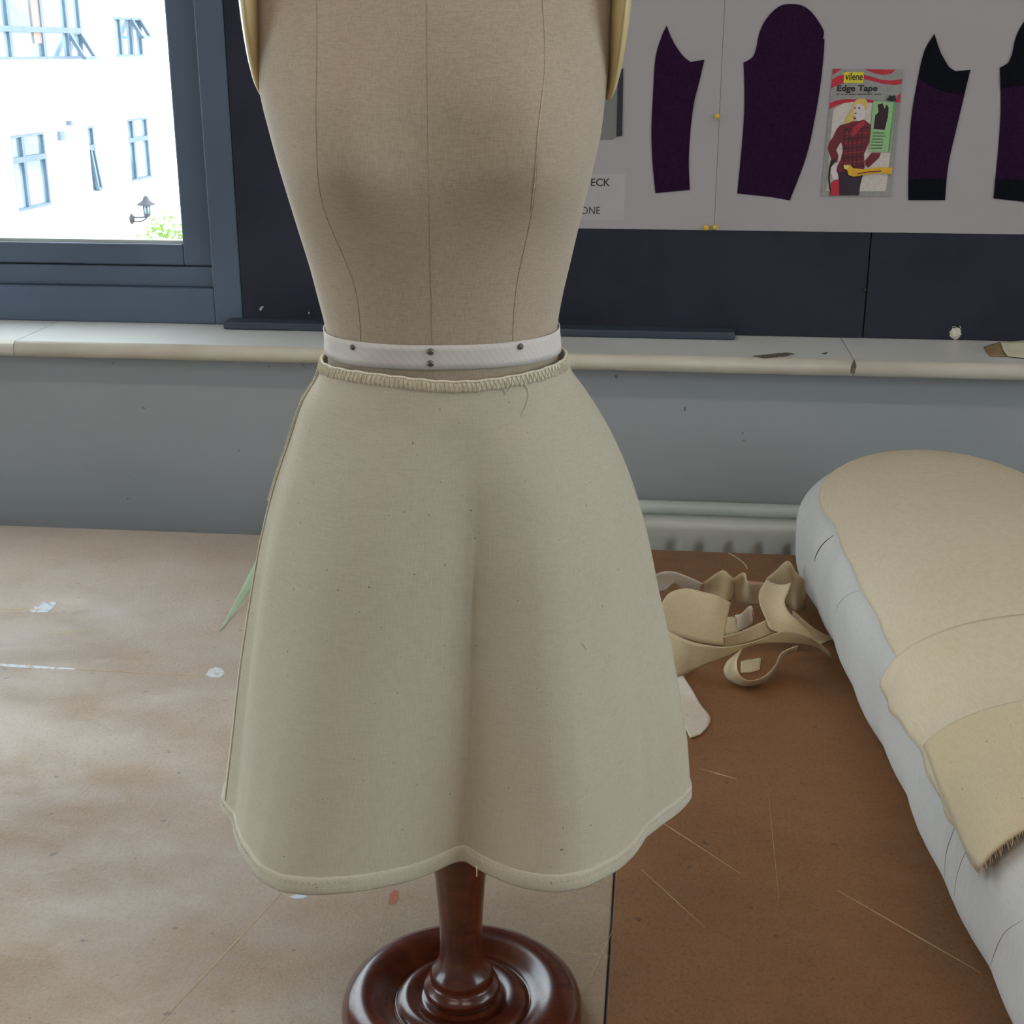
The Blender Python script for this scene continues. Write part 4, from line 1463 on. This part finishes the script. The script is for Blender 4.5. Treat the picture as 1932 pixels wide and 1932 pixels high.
fc = pkp('print_face', [(562, 630), (610, 590), (670, 600), (700, 650), (705, 740), (680, 800), (610, 818), (568, 775), (556, 700)], 'p_skin')
Lf = lay[0]
for pts in ([(562, 640), (580, 632), (582, 656), (566, 660)], [(612, 636), (640, 640), (645, 655), (618, 660)], [(568, 712), (596, 706), (590, 724), (572, 726)], [(555, 770), (590, 772), (585, 790), (560, 785)]):
    lay[0] = Lf
    pkp('print_feature', pts, 'p_jacket_dark', parent=fc)
pkp('print_bag', [(262, 1620), (310, 1590), (360, 1572), (372, 1786), (245, 1786)], 'p_red')
pkp('print_hand', [(272, 1390), (330, 1370), (335, 1480), (360, 1575), (290, 1580), (250, 1480)], 'p_skin')
pkp('print_strap', [(262, 1320), (330, 1318), (300, 1370), (262, 1420), (245, 1540), (262, 1784), (240, 1700), (222, 1560), (232, 1430)], 'ink')
gp = pkp('print_green_panel', [(812, 560), (1100, 570), (1022, 1222), (760, 1212)], 'p_green')
pkp('print_panel_edge', [(1075, 570), (1102, 570), (1024, 1222), (1000, 1222)], 'p_green_dark', parent=gp)
pkp('print_bodice', [(870, 600), (935, 585), (960, 660), (985, 600), (1012, 640), (1002, 760), (960, 932), (815, 920), (838, 740), (880, 700)], 'p_plum', parent=gp)
for k, b in enumerate((950, 970, 935, 945, 935, 925)):
    y = 972 + k * 40
    pkp('print_small_line', [(805 - k * 5, y - 7), (b, y - 5), (b, y + 7), (805 - k * 5, y + 5)], 'p_line', parent=gp)
    lay[0] -= .00013
lay[0] += .00013
pkp('print_hook', [(975, 540), (1010, 515), (1020, 482), (1060, 492), (1098, 478), (1104, 520), (1112, 550), (1050, 560)], 'ink')
rb2 = pkp('print_ribbon', [(425, 1390), (510, 1385), (550, 1430), (700, 1445), (880, 1422), (1062, 1422), (1050, 1510), (900, 1492), (700, 1515), (560, 1542), (490, 1520), (470, 1450), (430, 1435)], 'p_ribbon')
pkp('print_ribbon_end', [(425, 1392), (490, 1388), (500, 1420), (470, 1448), (430, 1436)], 'p_ribbon_pale', parent=rb2)
pkp('print_small_line', [(600, 1498), (760, 1470), (918, 1462), (918, 1476), (760, 1486), (600, 1512)], 'p_jacket', parent=rb2)

# ------------------------------------------------------------------ outside: facade, lantern, tree, yard
fdir = ray(1335, 90); fdir.z = 0; fdir.normalize()
fp0 = CAMP + ray(25, 330) * 28.5
fnor = Vector((fdir.y, -fdir.x, 0))              # towards us
YARD = -8.5


def fpt(x, y):
    p = on_plane(x, y, fp0, fnor)
    d = p - fp0
    return d.dot(fdir), p.z


def F3(s, z, o=0.0):
    p = fp0 + fdir * s + fnor * o
    return Vector((p.x, p.y, z))


def fbox(name, s0, s1, z0, z1, o0, o1, mat, parent):
    V = [F3(s, z, o) for s in (s0, s1) for z in (z0, z1) for o in (o0, o1)]
    F = [(0, 1, 3, 2), (4, 6, 7, 5), (0, 4, 5, 1), (2, 3, 7, 6), (0, 2, 6, 4), (1, 5, 7, 3)]
    return mesh(name, V, F, mat, parent)


bld = empty('building', F3(0, YARD, 0), 'white rendered building across the yard with grey-framed windows', 'building')
wins = []
def fwin(tl, br, vs, hs, tiltpane=None):
    """tl/br picture corners; vs vertical bars and hs transoms as fractions"""
    s0, zt = fpt(*tl)
    s1, zb = fpt(*br)
    wins.append((s0, s1, zb, zt))
    fw = .09
    wn = fbox('window_backing', s0, s1, zb, zt, -.16, -.10, 'far_frame', bld)
    cols = [0] + vs + [1]
    rws = [0] + hs + [1]
    for a, b in zip(cols, cols[1:]):
        for c, d in zip(rws, rws[1:]):
            fbox('pane', s0 + (s1 - s0) * a + .03, s0 + (s1 - s0) * b - .03, zb + (zt - zb) * (1 - d) + .03, zb + (zt - zb) * (1 - c) - .03, -.098, -.07, 'far_pane', wn)
    for a in cols:
        m_ = s0 + (s1 - s0) * a
        fbox('window_bar', max(s0, m_ - fw * .6), min(s1, m_ + fw * .6), zb, zt, -.07, -.012, 'far_frame', wn)
    for c in rws:
        m_ = zb + (zt - zb) * (1 - c)
        fbox('window_bar', s0, s1, max(zb, m_ - fw * .6), min(zt, m_ + fw * .6), -.07, -.005, 'far_frame', wn)
    return wn, s0, s1, zb, zt
wA = fwin((-170, -110), (160, 111), [.25, .50, .72, .90], [.70])
wB = fwin((212, 31), (272, 107), [.28, .66], [])
wC = fwin((19, 256), (98, 386), [.36], [.33])
wD = fwin((164, 238), (188, 358), [], [.33])
wE = fwin((238, 225), (287, 335), [.33], [.34])
# the wall itself, built around the openings
S0, S1, Z0, Z1 = -16, 30, YARD, 9.0
cuts = sorted(set([S0, S1] + [w[0] for w in wins] + [w[1] for w in wins]))
for a, b in zip(cuts, cuts[1:]):
    m_ = (a + b) / 2
    ops = sorted([(w[2], w[3]) for w in wins if w[0] < m_ < w[1]])
    z = Z0
    for lo, hi_ in ops + [(Z1, Z1)]:
        if lo - z > .01:
            fbox('facade_wall', a, b, z, lo, -.4, 0, 'render', bld)
        z = hi_
fbox('roof_slab', S0, S1, Z1, Z1 + .3, -6, .3, 'far_sill', bld)
for (wn, s0, s1, zb, zt) in (wA, wB, wC, wD, wE):
    fbox('stone_sill', s0 - .08, s1 + .08, zb - .30, zb - .22, .0, .05, 'far_sill', bld)
# open casements leaning out
def open_sash(w_, a, b, c, d, lean):
    wn, s0, s1, zb, zt = w_
    sa_, sb_ = s0 + (s1 - s0) * a, s0 + (s1 - s0) * b
    za, zb2 = zb + (zt - zb) * (1 - c), zb + (zt - zb) * (1 - d)
    for (p, q) in (((sa_, za), (sb_, za)), ((sa_, zb2), (sb_, zb2)), ((sa_, za), (sa_, zb2)), ((sb_, za), (sb_, zb2))):
        def P3(s, z):
            return F3(s, z, lean * (za - z) / (za - zb2) - .05)
        v, f = tube([P3(*p), P3(*q)], .05, 4)
        mesh('open_sash', v, f, 'far_frame', wn)
open_sash(wA, .91, .995, .72, .99, .30)
open_sash(wB, .68, .98, .0, .5, .25)
open_sash(wD, .45, .95, .36, .98, .10)
fbox('curtain', *[wA[1] + (wA[2] - wA[1]) * k for k in (.66, .72)], wA[3] + .3, wA[4], -.069, -.04, 'curtain', bld)
s, z = fpt(107, 248); s2, z2_ = fpt(117, 264)
fbox('wall_vent', s, s2, z2_, z, 0, .08, 'far_frame', bld)
s, z = fpt(124, 228); s2, z2_ = fpt(129, 236)
fbox('wall_vent', s, s2, z2_, z, 0, .1, 'far_frame', bld)

# iron lantern on a wall bracket
ls, lz = fpt(248, 413)
k_ = (F3(ls, lz) - CAMP).length / F_PX           # metres per picture pixel there
lan = empty('wall_lantern', F3(ls, lz), 'black iron lantern on a wall bracket above the foliage', 'lantern')
V, F = lathe(Vector((0, 0, 0)), [(9 * k_, 0), (9 * k_, .02), (6 * k_, .05), (2 * k_, .07)], 20)
V = [F3(ls, lz, 0) + fnor * v.z + fdir * v.x + Vector((0, 0, v.y)) for v in V]
mesh('wall_plate', V, F, 'lantern', lan, True)
reach = 30 * k_
V, F = tube(crom([F3(ls, lz + 3 * k_, .02), F3(ls, lz + 3 * k_, reach * .6), F3(ls, lz + 4 * k_, reach)], 10), 1.6 * k_, 8)
mesh('bracket_arm', V, F, 'lantern', lan, True)
V, F = tube(crom([F3(ls, lz - 5 * k_, .02), F3(ls, lz - 4 * k_, reach * .6), F3(ls, lz + 3 * k_, reach)], 10), 1.2 * k_, 8)
mesh('bracket_brace', V, F, 'lantern', lan, True)
lc = F3(ls, lz + 4 * k_, reach)
V, F = lathe(lc, [(3 * k_, 0), (5 * k_, 2 * k_), (6 * k_, 4 * k_), (2 * k_, 5 * k_)], 16)
mesh('lantern_base', V, F, 'lantern', lan, True)
V, F = lathe(lc, [(4.5 * k_, 5 * k_), (5.5 * k_, 22 * k_)], 16)
mesh('lantern_glass', V, F, 'far_pane', lan, True)
for q in (0.4, 2.0, 3.5, 5.1):
    V, F = tube([lc + Vector((5 * k_ * math.cos(q), 5 * k_ * math.sin(q), 4 * k_)), lc + Vector((6 * k_ * math.cos(q), 6 * k_ * math.sin(q), 22 * k_))], .9 * k_, 6)
    mesh('lantern_bar', V, F, 'lantern', lan)
V, F = lathe(lc, [(17 * k_, 21 * k_), (16.5 * k_, 22 * k_), (9 * k_, 27 * k_), (5.5 * k_, 30 * k_), (5 * k_, 33 * k_), (2.5 * k_, 36 * k_), (.5 * k_, 37 * k_)], 24)
mesh('lantern_hood', V, F, 'lantern', lan, True)

# tree in the yard: only its top reaches the window
tc_ = CAMP + ray(336, 450) * 20.0
tr = empty('yard_tree', (tc_.x, tc_.y, YARD), 'pale green leafy tree top outside the window below the lantern', 'tree')
V, F = tube(crom([Vector((tc_.x, tc_.y, YARD)), Vector((tc_.x + .05, tc_.y, YARD + 2.5)), Vector((tc_.x - .05, tc_.y + .1, tc_.z - 1.2)), Vector((tc_.x, tc_.y, tc_.z))], 16), [.16 - .0085 * i for i in range(16)], 10)
mesh('trunk', V, F, 'bark', tr, True)
for i in range(9):
    q = i * 2.4
    b0 = Vector((tc_.x, tc_.y, tc_.z - 1.1 + .1 * i))
    V, F = tube(crom([b0, b0 + Vector((.35 * math.cos(q), .35 * math.sin(q), .2)), b0 + Vector((.75 * math.cos(q), .75 * math.sin(q), .45))], 8), [.04 - .004 * k for k in range(8)], 6)
    mesh('branch', V, F, 'bark', tr, True)
V, F = [], []
for i in range(6500):
    a, b, r = random.uniform(0, 2 * PI), random.uniform(-1, 1), random.random() ** .45
    rr = math.sqrt(1 - b * b)
    lump = 1 + .22 * math.sin(a * 3 + 1) * rr + .15 * math.sin(a * 7 + b * 5)
    c = Vector((tc_.x, tc_.y, tc_.z - .75)) + Vector((.85 * rr * math.cos(a), .85 * rr * math.sin(a), 1.0 * b)) * r * lump
    d = Vector((random.uniform(-1, 1), random.uniform(-1, 1), random.uniform(-.6, .4))).normalized()
    e = d.orthogonal().normalized()
    e = (Matrix.Rotation(random.uniform(0, 2 * PI), 3, d) @ e)
    l_ = random.uniform(.05, .09)
    nb_ = len(V)
    V += [c, c + d * l_ * .5 + e * l_ * .28, c + d * l_, c + d * l_ * .5 - e * l_ * .28]
    F.append((nb_, nb_ + 1, nb_ + 2, nb_ + 3))
mesh('foliage', V, F, 'leaf', tr, False, kind='stuff')
box('yard', -45, 40, YU + 1.0, 70, YARD - .2, YARD, 'asphalt', kind='structure')
